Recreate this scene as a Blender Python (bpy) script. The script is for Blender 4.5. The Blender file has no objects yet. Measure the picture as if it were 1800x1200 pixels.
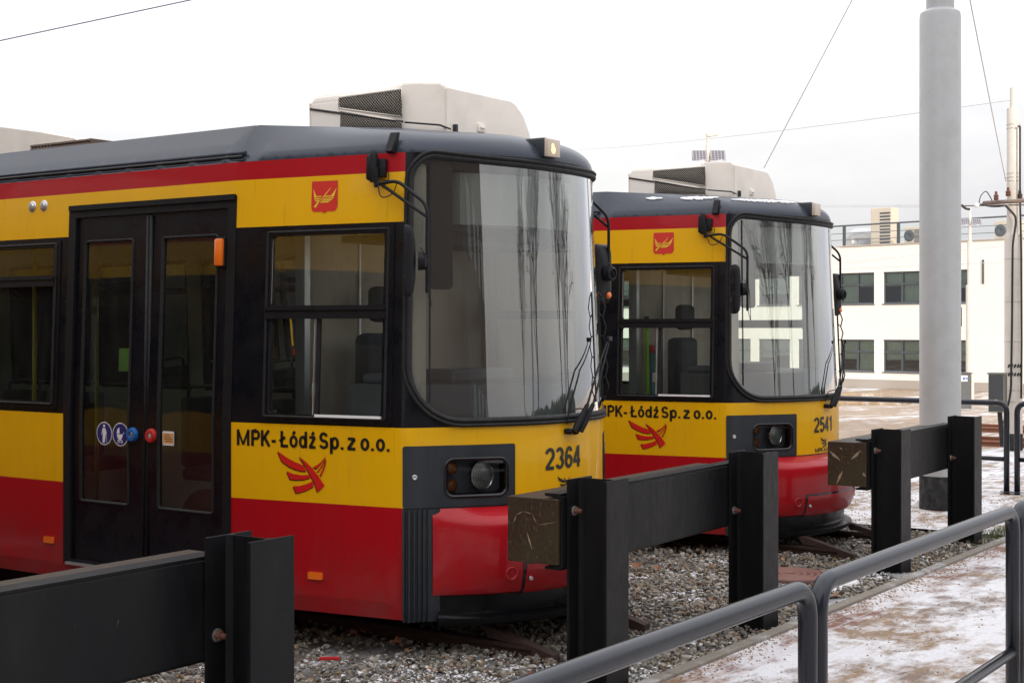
import bpy, bmesh, math, random
from mathutils import Vector, Matrix
from mathutils.geometry import delaunay_2d_cdt
random.seed(7)
S = bpy.context.scene
# ---------------------------------------------------------------- camera, world, sun
ANG = math.radians(34.9); CC, SN = math.cos(ANG), math.sin(ANG); FPX = 2565.0; HOR = 577.0; CH = 1.93
cam = bpy.data.objects.new("camera", bpy.data.cameras.new("camera")); S.collection.objects.link(cam)
cam.location = (0, 0, CH); cam.rotation_euler = (math.radians(90), 0, ANG - math.radians(90))
cam.data.sensor_width = 36; cam.data.lens = FPX / 1800 * 36; cam.data.shift_y = -23 / 1800
cam.data.clip_end = 3000; cam.data.clip_start = .05
S.camera = cam
SUN_EL, SUN_DIR = math.radians(15), Vector((-.62, -.78, 0)).normalized()
W = bpy.data.worlds.new("World"); S.world = W; W.use_nodes = True
nt = W.node_tree; nt.nodes.clear()
def wn(t, **k):
    n = nt.nodes.new(t)
    for a, b in k.items(): setattr(n, a, b)
    return n
sky = wn('ShaderNodeTexSky', sky_type='NISHITA', sun_disc=False, sun_elevation=SUN_EL,
         sun_rotation=math.atan2(SUN_DIR.x, SUN_DIR.y), air_density=1.2, dust_density=3.0)
bg1 = wn('ShaderNodeBackground'); bg1.inputs[1].default_value = .10
nt.links.new(sky.outputs[0], bg1.inputs[0])
tc = wn('ShaderNodeTexCoord'); mp = wn('ShaderNodeMapping'); mp.inputs['Scale'].default_value = (1.1, 1.1, 3.2)
mp.inputs['Rotation'].default_value = (0, .1, .7)
nz = wn('ShaderNodeTexNoise'); nz.inputs['Scale'].default_value = 1.5; nz.inputs['Detail'].default_value = 7; nz.inputs['Roughness'].default_value = .55
nt.links.new(tc.outputs['Generated'], mp.inputs[0]); nt.links.new(mp.outputs[0], nz.inputs['Vector'])
cr = wn('ShaderNodeValToRGB'); cr.color_ramp.elements[0].position = .38; cr.color_ramp.elements[0].color = (.75, .755, .83, 1)
cr.color_ramp.elements[1].position = .62; cr.color_ramp.elements[1].color = (1.12, 1.10, 1.09, 1)
nt.links.new(nz.outputs['Fac'], cr.inputs[0])
bg2 = wn('ShaderNodeBackground')
sxyz = wn('ShaderNodeSeparateXYZ'); nt.links.new(tc.outputs['Generated'], sxyz.inputs[0])   # overcast dome: zenith brighter than horizon
mm_ = wn('ShaderNodeMath', operation='MULTIPLY_ADD'); mm_.inputs[1].default_value = 1.7; mm_.inputs[2].default_value = .72; nt.links.new(sxyz.outputs[2], mm_.inputs[0])
nt.links.new(mm_.outputs[0], bg2.inputs[1])
nt.links.new(cr.outputs[0], bg2.inputs[0])
mixw = wn('ShaderNodeMixShader'); mixw.inputs[0].default_value = .88
nt.links.new(bg1.outputs[0], mixw.inputs[1]); nt.links.new(bg2.outputs[0], mixw.inputs[2])
wo = wn('ShaderNodeOutputWorld'); nt.links.new(mixw.outputs[0], wo.inputs[0])
sun = bpy.data.objects.new("sun", bpy.data.lights.new("sun", 'SUN')); S.collection.objects.link(sun)
sun.data.energy = 3.0; sun.data.angle = math.radians(1.5); sun.data.color = (1, .89, .75)
sd = (SUN_DIR * math.cos(SUN_EL) + Vector((0, 0, math.sin(SUN_EL))))
sun.rotation_euler = sd.to_track_quat('Z', 'Y').to_euler(); sun.location = (0, 0, 30)
S.view_settings.view_transform = 'Standard'; S.view_settings.look = 'None'
S.view_settings.gamma = 1; S.view_settings.exposure = 0.20
S.render.engine = 'CYCLES'
try: S.cycles.max_bounces = 10; S.cycles.transparent_max_bounces = 24
except Exception: pass

# ---------------------------------------------------------------- materials
def newmat(name):
    m = bpy.data.materials.new(name); m.use_nodes = True; t = m.node_tree; b = t.nodes.get('Principled BSDF'); return m, t, b
def L(t, a, b): t.links.new(a, b)
def noise(t, scale, detail=5, rough=.6, vec=None, dist=0):
    n = t.nodes.new('ShaderNodeTexNoise'); n.inputs['Scale'].default_value = scale; n.inputs['Detail'].default_value = detail
    n.inputs['Roughness'].default_value = rough; n.inputs['Distortion'].default_value = dist
    if vec is not None: L(t, vec, n.inputs['Vector'])
    return n
def coords(t, sc=(1, 1, 1), kind='Object', rot=(0, 0, 0)):
    a = t.nodes.new('ShaderNodeTexCoord'); m = t.nodes.new('ShaderNodeMapping'); m.inputs['Scale'].default_value = sc; m.inputs['Rotation'].default_value = rot
    L(t, a.outputs[kind], m.inputs[0]); return m.outputs[0]
def ramp(t, src, p0, c0, p1, c1):
    r = t.nodes.new('ShaderNodeValToRGB'); e = r.color_ramp.elements
    e[0].position = p0; e[0].color = (*c0, 1) if len(c0) == 3 else c0; e[1].position = p1; e[1].color = (*c1, 1) if len(c1) == 3 else c1
    L(t, src, r.inputs[0]); return r.outputs[0]
def mixc(t, f, a, b):
    m = t.nodes.new('ShaderNodeMix'); m.data_type = 'RGBA'
    for v, i in ((f, 0), (a, 6), (b, 7)):
        if isinstance(v, (int, float)): m.inputs[i].default_value = v
        elif isinstance(v, tuple): m.inputs[i].default_value = (*v, 1) if len(v) == 3 else v
        else: L(t, v, m.inputs[i])
    return m.outputs[2]
def math_(t, op, a, b=0.0):
    m = t.nodes.new('ShaderNodeMath'); m.operation = op
    for v, i in ((a, 0), (b, 1)):
        if isinstance(v, (int, float)): m.inputs[i].default_value = v
        else: L(t, v, m.inputs[i])
    return m.outputs[0]
def bump(t, b, h, strength=.3, dist=.01):
    n = t.nodes.new('ShaderNodeBump'); n.inputs['Strength'].default_value = strength; n.inputs['Distance'].default_value = dist
    L(t, h, n.inputs['Height']); L(t, n.outputs[0], b.inputs['Normal'])
def pbr(name, col, rough=.5, metal=0., spec=.5, dirt=.0, dirtcol=(.12, .10, .08), scale=6., coat=0., bmp=0., bs=40., streak=False, rvar=.12):
    m, t, b = newmat(name)
    v = coords(t, (1, 1, .15) if streak else (1, 1, 1))
    n = noise(t, scale, 6, .65, v)
    if dirt > 0:
        f = ramp(t, n.outputs['Fac'], .45, (0, 0, 0), .75, (dirt, dirt, dirt))
        L(t, mixc(t, f, col, dirtcol), b.inputs['Base Color'])
    else: b.inputs['Base Color'].default_value = (*col, 1)
    n2 = noise(t, scale * 2.3, 4, .6, coords(t))
    L(t, ramp(t, n2.outputs['Fac'], .3, (max(0.02, rough - rvar),) * 3, .7, (min(1, rough + rvar),) * 3), b.inputs['Roughness'])
    b.inputs['Metallic'].default_value = metal; b.inputs['Specular IOR Level'].default_value = spec
    b.inputs['Coat Weight'].default_value = coat; b.inputs['Coat Roughness'].default_value = .06
    if bmp > 0: bump(t, b, noise(t, bs, 4, .6, coords(t)).outputs['Fac'], bmp, .004)
    return m
def paint(name, col, fade=.25):
    m, t, b = newmat(name)
    v = coords(t, (1, 1, .12)); n = noise(t, 9, 7, .7, v); nb = noise(t, 1.7, 4, .5, coords(t))
    c1 = mixc(t, ramp(t, n.outputs['Fac'], .48, (0, 0, 0), .85, (fade,) * 3), col, tuple(.55 * x + .04 for x in col))
    c2 = mixc(t, ramp(t, nb.outputs['Fac'], .4, (0, 0, 0), .8, (.3,) * 3), c1, tuple(min(1, x * 1.12 + .008) for x in col))
    ns = noise(t, 28, 5, .7, coords(t, (1, 1, .05))); nd = noise(t, 5, 6, .7, coords(t, (1, 1, .6)))
    zz = t.nodes.new('ShaderNodeSeparateXYZ'); L(t, coords(t), zz.inputs[0])
    low = math_(t, 'MULTIPLY', ramp(t, zz.outputs[2], .30, (1,) * 3, .75, (0,) * 3), ramp(t, nd.outputs['Fac'], .4, (0,) * 3, .75, (.45,) * 3))   # road splash along the skirt
    c2 = mixc(t, ramp(t, ns.outputs['Fac'], .60, (0,) * 3, .74, (.30,) * 3), c2, tuple(.35 * x + .01 for x in col))
    c2 = mixc(t, low, c2, (.10, .07, .055))
    L(t, c2, b.inputs['Base Color'])
    b.inputs['Roughness'].default_value = .38; b.inputs['Coat Weight'].default_value = .30; b.inputs['Coat Roughness'].default_value = .06; b.inputs['Specular IOR Level'].default_value = .22
    bump(t, b, noise(t, 2.2, 3, .5, coords(t)).outputs['Fac'], .12, .02)
    return m
def glass(name, tint, refl=1.0, rough=.0, dust=.0):
    m, t, b = newmat(name); t.nodes.remove(b); o = t.nodes['Material Output']
    tr = t.nodes.new('ShaderNodeBsdfTransparent'); tr.inputs[0].default_value = (*tint, 1)
    gl = t.nodes.new('ShaderNodeBsdfGlossy'); gl.inputs['Roughness'].default_value = rough
    gl.inputs['Color'].default_value = (.95, .97, .98, 1)
    nn = noise(t, 1.1, 2, .4, coords(t)); bp = t.nodes.new('ShaderNodeBump'); bp.inputs['Strength'].default_value = .07; bp.inputs['Distance'].default_value = .02
    L(t, nn.outputs['Fac'], bp.inputs['Height']); L(t, bp.outputs[0], gl.inputs['Normal'])
    fr = t.nodes.new('ShaderNodeFresnel'); fr.inputs['IOR'].default_value = 1.52
    f = math_(t, 'MINIMUM', math_(t, 'MULTIPLY', fr.outputs[0], 1.9 * refl), 1.0)
    mx = t.nodes.new('ShaderNodeMixShader'); L(t, f, mx.inputs[0]); L(t, tr.outputs[0], mx.inputs[1]); L(t, gl.outputs[0], mx.inputs[2])
    out = mx.outputs[0]
    if dust > 0:
        df = t.nodes.new('ShaderNodeBsdfDiffuse'); df.inputs[0].default_value = (.5, .48, .45, 1)
        nd = noise(t, 5, 7, .7, coords(t, (1, 1, .3)))
        m2 = t.nodes.new('ShaderNodeMixShader'); L(t, ramp(t, nd.outputs['Fac'], .42, (.01,) * 3, .8, (dust,) * 3), m2.inputs[0]); L(t, out, m2.inputs[1]); L(t, df.outputs[0], m2.inputs[2]); out = m2.outputs[0]
    L(t, out, o.inputs[0]); return m
YEL, RED, GRY = (.76, .405, .002), (.38, .003, .009), (.030, .038, .054)
M = {}
M['yellow'] = paint('yellow_paint', YEL); M['red'] = paint('red_paint', RED); M['grey'] = paint('grey_paint', GRY, .15)
M['black'] = pbr('black_band', (.004, .0045, .008), .30, coat=.0, scale=3, spec=.28)
M['darkgrey'] = pbr('dark_grey_panel', (.024, .028, .034), .42, spec=.35, dirt=.25, dirtcol=(.08, .08, .08), streak=True)
M['rubber'] = pbr('rubber', (.016, .016, .017), .55, spec=.2, dirt=.2, dirtcol=(.06, .058, .055), scale=14)
M['plastic'] = pbr('black_plastic', (.010, .010, .012), .45, spec=.18, dirt=.12, dirtcol=(.05, .05, .05), scale=20)
M['cream'] = pbr('cream_fibreglass', (.89, .83, .745), .42, dirt=.22, dirtcol=(.36, .28, .21), scale=3.5, streak=False)
M['gloss_black'] = pbr('gloss_black', (.008, .008, .01), .12)
M['chrome'] = pbr('chrome', (.75, .75, .75), .18, metal=1)
M['alu'] = pbr('aluminium', (.55, .55, .56), .38, metal=.8)
M['orange'] = pbr('orange_lens', (.85, .17, .01), .3, coat=.5, rvar=.03)
M['logored'] = pbr('logo_red', (.58, .012, .012), .35, rvar=.02)
M['crestred'] = pbr('crest_red', (.60, .03, .02), .35, rvar=.02)
M['crestyel'] = pbr('crest_yellow', (.80, .52, .04), .35, rvar=.02)
M['ink'] = pbr('black_ink', (.008, .008, .008), .4, rvar=.02)
M['inkfront'] = pbr('grey_ink', (.022, .024, .020), .4, rvar=.02)
M['white'] = pbr('white', (.75, .75, .75), .45)
M['blue'] = pbr('sign_blue', (.012, .02, .16), .3, rvar=.02)
M['btnblue'] = pbr('button_blue', (.01, .12, .40), .4); M['btnred'] = pbr('button_red', (.50, .02, .02), .4)
M['sticker'] = pbr('sticker_orange', (.70, .36, .14), .5)
M['glass_front'] = glass('windscreen_glass', (.90, .95, .93), 2.3, dust=.03)
M['glass_side'] = glass('side_glass', (.72, .86, .80), .50, dust=.04)
M['glass_cab'] = glass('cab_glass', (.90, .96, .93), .95, dust=.06)
M['glass_lamp'] = glass('lamp_glass', (.80, .82, .82), .7)
M['inner'] = pbr('interior_lining', (.42, .42, .40), .6, dirt=.2)
M['cabwall'] = pbr('cab_wall', (.40, .33, .26), .6, dirt=.3, streak=True)
M['cabdark'] = pbr('cab_dark', (.018, .018, .02), .6)
M['skirt'] = pbr('skirt_black', (.005, .005, .006), .35, spec=.16)
M['dash'] = pbr('dashboard', (.09, .105, .13), .5)
M['seat'] = pbr('seat_fabric', (.02, .022, .03), .9, bmp=.3, bs=300)
M['pole_yellow'] = pbr('handrail_yellow', (.6, .42, .02), .35)
M['blind'] = pbr('sun_blind', (.55, .56, .52), .7)
M['rust'] = pbr('rusty_bolt', (.12, .045, .025), .75, dirt=.5, dirtcol=(.07, .03, .02), scale=30, bmp=.4, bs=120)
def steel_mat():
    m, t, b = newmat('black_steel')
    n = noise(t, 3, 7, .7, coords(t, (1, 1, .3))); n2 = noise(t, 26, 6, .7, coords(t, (1, 1, .35)), dist=.4)
    a = mixc(t, ramp(t, n.outputs['Fac'], .4, (0,) * 3, .75, (1,) * 3), (.005, .0052, .0065), (.014, .0135, .013))
    v = t.nodes.new('ShaderNodeTexVoronoi'); v.feature = 'DISTANCE_TO_EDGE'; v.inputs['Scale'].default_value = 3.1
    L(t, coords(t, (3.2, 3.2, .7), rot=(.35, .3, 0)), v.inputs['Vector'])
    sc = math_(t, 'MULTIPLY', ramp(t, v.outputs['Distance'], .0, (1,) * 3, .012, (0,) * 3), ramp(t, n2.outputs['Fac'], .64, (0,) * 3, .70, (.5,) * 3))
    L(t, mixc(t, sc, a, (.26, .25, .22)), b.inputs['Base Color'])
    L(t, ramp(t, n2.outputs['Fac'], .3, (.36,) * 3, .8, (.62,) * 3), b.inputs['Roughness'])
    b.inputs['Specular IOR Level'].default_value = .18
    bump(t, b, n2.outputs['Fac'], .12, .004); return m
M['steel'] = steel_mat()
M['railing'] = pbr('railing_paint', (.013, .016, .023), .24, metal=.0, scale=3, coat=.0, spec=.42, rvar=.0)
def wood_mat():
    m, t, b = newmat('timber_end')
    v = coords(t, (1, 1, 1)); w = t.nodes.new('ShaderNodeTexWave'); w.wave_type = 'RINGS'; w.rings_direction = 'X'
    w.inputs['Scale'].default_value = 9; w.inputs['Distortion'].default_value = 6; w.inputs['Detail'].default_value = 3; w.inputs['Detail Scale'].default_value = 1.2
    L(t, v, w.inputs['Vector']); n = noise(t, 7, 7, .7, v, dist=1.5)
    a = mixc(t, n.outputs['Fac'], (.010, .0065, .004), (.062, .036, .018))
    a = mixc(t, math_(t, 'MULTIPLY', w.outputs['Fac'], .05), a, (.17, .11, .07))
    n3 = noise(t, 2.5, 4, .5, v); a = mixc(t, ramp(t, n3.outputs['Fac'], .5, (0,) * 3, .7, (.6,) * 3), a, (.050, .042, .018))
    g = noise(t, 9, 3, .6, coords(t, (.3, 5, 1), rot=(.6, 0, 0)), dist=3.); a = mixc(t, ramp(t, g.outputs['Fac'], .64, (0,) * 3, .72, (.5,) * 3), a, (.30, .24, .16))
    L(t, a, b.inputs['Base Color']); b.inputs['Roughness'].default_value = .5; b.inputs['Specular IOR Level'].default_value = .3
    bump(t, b, n.outputs['Fac'], .3, .008); return m
M['wood'] = wood_mat()
# ---------------------------------------------------------------- object helpers
def link(o, parent=None):
    S.collection.objects.link(o)
    if parent is not None: o.parent = parent
    return o
def tag(o, label=None, cat=None, group=None, kind=None):
    if label: o['label'] = label
    if cat: o['category'] = cat
    if group: o['group'] = group
    if kind: o['kind'] = kind
    return o
def empty(name, loc=(0, 0, 0), rz=0., parent=None):
    o = bpy.data.objects.new(name, None); o.location = loc; o.rotation_euler = (0, 0, rz); o.empty_display_size = .1
    return link(o, parent)
def mats_of(m): return m if isinstance(m, (list, tuple)) else [m]
def objm(name, verts, faces, mat, parent=None, midx=None, smooth=False, loc=None):
    me = bpy.data.meshes.new(name); me.from_pydata([tuple(v) for v in verts], [], faces)
    for mm in mats_of(mat): me.materials.append(mm)
    if midx: me.polygons.foreach_set('material_index', midx)
    if smooth: me.polygons.foreach_set('use_smooth', [True] * len(me.polygons))
    me.update(); o = bpy.data.objects.new(name, me)
    if loc: o.location = loc
    return link(o, parent)
def objb(name, bm, mat, parent=None, smooth=False, loc=None, autosm=None):
    bmesh.ops.recalc_face_normals(bm, faces=bm.faces[:])
    me = bpy.data.meshes.new(name)
    if autosm is not None:
        for f in bm.faces: f.smooth = True
        for e in bm.edges:
            if len(e.link_faces) == 2 and e.calc_face_angle(0) > autosm: e.smooth = False
    elif smooth:
        for f in bm.faces: f.smooth = True
    bm.to_mesh(me); bm.free()
    for mm in mats_of(mat): me.materials.append(mm)
    o = bpy.data.objects.new(name, me)
    if loc: o.location = loc
    return link(o, parent)
def bx(bm, x0, x1, y0, y1, z0, z1, bev=0., mi=0, seg=2, M4=None):
    ret = bmesh.ops.create_cube(bm, size=1); vs = ret['verts']
    for v in vs: v.co = Vector(((x0 + x1) / 2 + v.co.x * (x1 - x0), (y0 + y1) / 2 + v.co.y * (y1 - y0), (z0 + z1) / 2 + v.co.z * (z1 - z0)))
    fs = list({f for v in vs for f in v.link_faces})
    for f in fs: f.material_index = mi
    if bev > 0:
        es = list({e for v in vs for e in v.link_edges})
        r = bmesh.ops.bevel(bm, geom=es, offset=bev, segments=seg, affect='EDGES', profile=.5, clamp_overlap=True)
        vs = list({v for f in r['faces'] for v in f.verts} | {v for v in vs if v.is_valid})
        for f in {f for v in vs for f in v.link_faces}: f.material_index = mi
    if M4 is not None:
        for v in vs: v.co = M4 @ v.co
    return vs
def prism(bm, pts, axis, a0, a1, mi=0):
    """extrude the 2D outline pts along axis ('x','y','z') from a0 to a1"""
    def mk(p, a): return {'x': (a, p[0], p[1]), 'y': (p[0], a, p[1]), 'z': (p[0], p[1], a)}[axis]
    A = [bm.verts.new(mk(p, a0)) for p in pts]; B = [bm.verts.new(mk(p, a1)) for p in pts]; n = len(pts)
    fs = [bm.faces.new(A), bm.faces.new(B[::-1])] + [bm.faces.new((A[i], A[(i + 1) % n], B[(i + 1) % n], B[i])) for i in range(n)]
    for f in fs: f.material_index = mi
    return A + B
def fillet(path, r, n=6):
    out = [Vector(path[0])]
    for i in range(1, len(path) - 1):
        a, b, c = Vector(path[i - 1]), Vector(path[i]), Vector(path[i + 1]); u = (a - b).normalized(); v = (c - b).normalized()
        k = min(r, (a - b).length * .49, (c - b).length * .49); p0, p1 = b + u * k, b + v * k
        for j in range(n + 1):
            t = j / n; out.append(p0 * (1 - t) ** 2 + b * 2 * t * (1 - t) + p1 * t * t)
    out.append(Vector(path[-1])); return out
def tube(bm, path, r, seg=10, mi=0, cap=True, flat=None):
    pts = [Vector(p) for p in path]; n = len(pts); rr = r if isinstance(r, (list, tuple)) else [r] * n
    d0 = (pts[1] - pts[0]).normalized(); up = Vector((0, 0, 1)) if abs(d0.z) < .95 else Vector((1, 0, 0))
    u = d0.cross(up).normalized(); rings = []
    for i, p in enumerate(pts):
        d = (pts[min(n - 1, i + 1)] - pts[max(0, i - 1)]).normalized(); u = (u - d * u.dot(d)).normalized(); v = d.cross(u)
        k = 1.0
        if 0 < i < n - 1:
            cs = (pts[i] - pts[i - 1]).normalized().dot((pts[i + 1] - pts[i]).normalized()); k = 1 / max(.5, math.sqrt(max(0.05, (1 + cs) / 2)))
        rings.append([bm.verts.new(p + (u * math.cos(2 * math.pi * j / seg) + v * math.sin(2 * math.pi * j / seg) * (flat or 1)) * rr[i] * (k if k < 1.2 else 1.2)) for j in range(seg)])
    fs = []
    for a, b in zip(rings, rings[1:]):
        for j in range(seg): fs.append(bm.faces.new((a[j], a[(j + 1) % seg], b[(j + 1) % seg], b[j])))
    if cap: fs.append(bm.faces.new(rings[0][::-1])); fs.append(bm.faces.new(rings[-1]))
    for f in fs: f.material_index = mi; f.smooth = len(f.verts) == 4
    return rings
def lathe(bm, prof, seg=24, M4=None, mi=0, smooth=True):
    """prof: (radius, height) pairs about z"""
    rings = []
    for r, h in prof:
        if r < 1e-6: rings.append([bm.verts.new((0, 0, h))])
        else: rings.append([bm.verts.new((r * math.cos(2 * math.pi * j / seg), r * math.sin(2 * math.pi * j / seg), h)) for j in range(seg)])
    fs = []
    for a, b in zip(rings, rings[1:]):
        for j in range(seg):
            k = (j + 1) % seg
            if len(a) == 1 and len(b) == 1: continue
            if len(a) == 1: fs.append(bm.faces.new((a[0], b[j], b[k])))
            elif len(b) == 1: fs.append(bm.faces.new((a[j], b[0], a[k])))
            else: fs.append(bm.faces.new((a[j], a[k], b[k], b[j])))
    for f in fs: f.material_index = mi; f.smooth = smooth
    if M4 is not None:
        for rg in rings:
            for v in rg: v.co = M4 @ v.co
def frame_mat(o, zdir, xdir=None):
    z = Vector(zdir).normalized(); x = Vector(xdir) if xdir is not None else (Vector((0, 0, 1)).cross(z) if abs(z.z) < .95 else Vector((1, 0, 0)))
    x = (x - z * x.dot(z)).normalized(); y = z.cross(x)
    m = Matrix((x, y, z)).transposed().to_4x4(); m.translation = Vector(o); return m
def copy_tree(o, parent=None):
    c = o.copy(); S.collection.objects.link(c)
    if parent is not None: c.parent = parent
    for ch in o.children: copy_tree(ch, c)
    return c
def at(px, py, d):
    t = (px - 900) / FPX; return Vector((d * (CC + SN * t), d * (SN - CC * t), CH - (py - HOR) * d / FPX))
# ---------------------------------------------------------------- tram skin: a surface P(s, z); s runs round the plan outline, z is height
LO=[(0,0),(.2,.012),(.4,.06),(.53,.12),(.68,.21),(.82,.31),(.94,.40),(1.01,.455),(1.045,.49),(1.062,.53),(1.072,.60),(1.24,1.73),(1.24,20)]
UP=[(0,.07),(.2,.082),(.38,.128),(.5,.185),(.64,.268),(.77,.357),(.885,.44),(.945,.487),(.978,.515),(.993,.55),(1.003,.61),(1.18,1.73),(1.18,20)]
SS=[0]
for a,b in zip(LO,LO[1:]): SS.append(SS[-1]+math.hypot(b[0]-a[0],b[1]-a[1]))
def _ip(T,s):
    i=0
    while i<len(SS)-2 and SS[i+1]<=s: i+=1
    h=SS[i+1]-SS[i];t=(s-SS[i])/h
    a,b=T[i],T[i+1]
    if i>=9: return (a[0]+(b[0]-a[0])*t,a[1]+(b[1]-a[1])*t)
    def tan(j):
        if j==0: return (1*(T[1][0]-T[0][0])/(SS[1]-SS[0]),0)
        if j>=10: return ((T[11][0]-T[10][0])/(SS[11]-SS[10]),(T[11][1]-T[10][1])/(SS[11]-SS[10]))
        return ((T[j+1][0]-T[j-1][0])/(SS[j+1]-SS[j-1]),(T[j+1][1]-T[j-1][1])/(SS[j+1]-SS[j-1]))
    m0,m1=tan(i),tan(i+1)
    h00=2*t**3-3*t*t+1;h10=t**3-2*t*t+t;h01=-2*t**3+3*t*t;h11=t**3-t*t
    return tuple(h00*a[k]+h10*h*m0[k]+h01*b[k]+h11*h*m1[k] for k in (0,1))
ZU=2.955;ZB=1.36
def P(s,z,off=0.):
    g=-1 if s<0 else 1;a=abs(s)
    lo=_ip(LO,a);up=_ip(UP,a)
    w=min(1.,max(0.,(z-ZB)/(ZU-ZB)))
    x=lo[0]+(up[0]-lo[0])*w;y=lo[1]+(up[1]-lo[1])*w;h=z
    if z>ZU:
        t=min(1,(z-ZU)/.3);q=t*math.pi/2;bl=min(1,max(0,(y-.3)/1.4))
        t2=0 if t<.12 else (t-.12)/.88
        k=(1-math.cos(q))*(1-bl)+t2*bl
        h=ZU+.17*math.sin(q)*(1-bl)+.25*t*bl
        x*=1-(.25-.11*bl)*k;y+=.34*k*max(0,1-y/1.7)
    return (g*x,y,h)
def N(s,z):
    e=.004
    a=P(s-e,z);b=P(s+e,z);c=P(s,z-e);d=P(s,z+e)
    if s*(s-e)<0 or s*(s+e)<0: pass
    u=[b[i]-a[i] for i in range(3)];v=[d[i]-c[i] for i in range(3)]
    n=(u[1]*v[2]-u[2]*v[1],u[2]*v[0]-u[0]*v[2],u[0]*v[1]-u[1]*v[0])
    l=math.sqrt(sum(k*k for k in n)) or 1
    return tuple(k/l for k in n)

def pin(pt, loop):
    x, y = pt; c = False; n = len(loop); j = n - 1
    for i in range(n):
        xi, yi = loop[i]; xj, yj = loop[j]
        if (yi > y) != (yj > y) and x < (xj - xi) * (y - yi) / (yj - yi) + xi: c = not c
        j = i
    return c
def rr(s0, s1, z0, z1, r=.0, n=5, rb=None):
    rs = [rb if rb is not None else r] * 2 + [r] * 2; cs = [(s0, z0, 1, 1, math.pi), (s1, z0, -1, 1, 1.5 * math.pi), (s1, z1, -1, -1, 0), (s0, z1, 1, -1, .5 * math.pi)]
    out = []
    for (x, z, sx, sz, a0), q in zip(cs, rs):
        if q <= 0: out.append((x, z)); continue
        for i in range(n + 1):
            a = a0 + i / n * math.pi / 2; out.append((x + sx * q + q * math.cos(a), z + sz * q + q * math.sin(a)))
    return out
def dense(loop, d=.05):
    out = []; n = len(loop)
    for i in range(n):
        a, b = loop[i], loop[(i + 1) % n]; l = math.hypot(b[0] - a[0], b[1] - a[1]); k = max(1, int(l / d)) 
        if max(abs(a[0]), abs(b[0])) > 1.3 and abs(a[0] - b[0]) > .02: k = min(k, max(1, int(l / .3)))
        for j in range(k): out.append((a[0] + (b[0] - a[0]) * j / k, a[1] + (b[1] - a[1]) * j / k))
    return out
def grid_pts(s0, s1, z0, z1):
    P_ = []; s = s0
    while s <= s1 + 1e-6:
        st = .035 if abs(s) < 1.25 else (.1 if abs(s) < 2.3 else .3)
        z = z0
        while z <= z1 + 1e-6:
            P_.append((s, z)); z += .1 if z < 2.9 else .03
        s += st
    return P_
def cdt(loops, segs, extra):
    V = []; E = []
    for lp in loops:
        b = len(V); V += lp; E += [(b + i, b + (i + 1) % len(lp)) for i in range(len(lp))]
    for sg in segs:
        b = len(V); V += sg; E += [(b + i, b + i + 1) for i in range(len(sg) - 1)]
    V += extra
    r = delaunay_2d_cdt([Vector(v) for v in V], E, [], 0, 1e-5)
    return [(v.x, v.y) for v in r[0]], [tuple(f) for f in r[2]]
def surf(name, outer, holes, off, mat, parent, depth=0., wallmat=None, gp=True, classify=None):
    outer = dense(outer); holes = [dense(h) for h in holes]
    s0, s1 = min(p[0] for p in outer), max(p[0] for p in outer); z0, z1 = min(p[1] for p in outer), max(p[1] for p in outer)
    ex = [p for p in grid_pts(s0, s1, z0, z1) if pin(p, outer)] if gp else []
    V, F = cdt([outer] + holes, [], ex)
    FF = []
    for f in F:
        c = (sum(V[i][0] for i in f) / 3, sum(V[i][1] for i in f) / 3)
        if pin(c, outer) and not any(pin(c, h) for h in holes):
            a, b, d = (V[i] for i in f)
            if (b[0] - a[0]) * (d[1] - a[1]) - (b[1] - a[1]) * (d[0] - a[0]) < 0: f = f[::-1]
            FF.append(f)
    used = sorted({i for f in FF for i in f}); mp_ = {i: k for k, i in enumerate(used)}
    VV = []
    for i in used:
        p = P(*V[i]); n = N(*V[i]); VV.append(tuple(p[k] + n[k] * off for k in range(3)))
    FF = [tuple(mp_[i] for i in f) for f in FF]; mi = [0] * len(FF); nf = len(FF)
    if depth:
        for lp, flip in [(outer, False)] + [(h, True) for h in holes]:
            b = len(VV)
            for q in lp:
                p = P(*q); n = N(*q); VV.append(tuple(p[k] + n[k] * off for k in range(3))); VV.append(tuple(p[k] + n[k] * (off - depth) for k in range(3)))
            m = len(lp)
            for i in range(m):
                j = (i + 1) % m; f = (b + 2 * i, b + 2 * i + 1, b + 2 * j + 1, b + 2 * j); FF.append(f if not flip else f[::-1]); mi.append(1 if wallmat else 0)
    o = objm(name, VV, FF, [mat] + ([wallmat] if wallmat else []), parent, mi)
    o.data.polygons.foreach_set('use_smooth', [True] * nf + [False] * (len(FF) - nf)); return o
def ring(name, loop, prof, mat, parent, closed=True):
    """sweep profile (inward distance, offset) along a closed loop of the skin"""
    lp = dense(loop, .04); n = len(lp); V = []; F = []; m = len(prof)
    area = sum(lp[i][0] * lp[(i + 1) % n][1] - lp[(i + 1) % n][0] * lp[i][1] for i in range(n)); sg = 1 if area > 0 else -1
    for i in range(n):
        a, b = lp[i - 1], lp[(i + 1) % n]; d = Vector((b[0] - a[0], b[1] - a[1])).normalized(); inn = Vector((-d.y, d.x)) * sg
        for u, of in prof:
            q = (lp[i][0] + inn.x * u, lp[i][1] + inn.y * u); p = P(*q); nn = N(*lp[i]); V.append(tuple(p[k] + nn[k] * of for k in range(3)))
    for i in range(n):
        for j in range(m - 1):
            a, b = i * m + j, ((i + 1) % n) * m + j; F.append((a, b, b + 1, a + 1) if sg > 0 else (a, a + 1, b + 1, b))
    return objm(name, V, F, mat, parent, smooth=True)
def EA(cx, cy, rx, ry, a0, a1, n=18): return [(cx + rx * math.cos(math.radians(a0 + (a1 - a0) * i / n)), cy + ry * math.sin(math.radians(a0 + (a1 - a0) * i / n))) for i in range(n + 1)]
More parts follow.
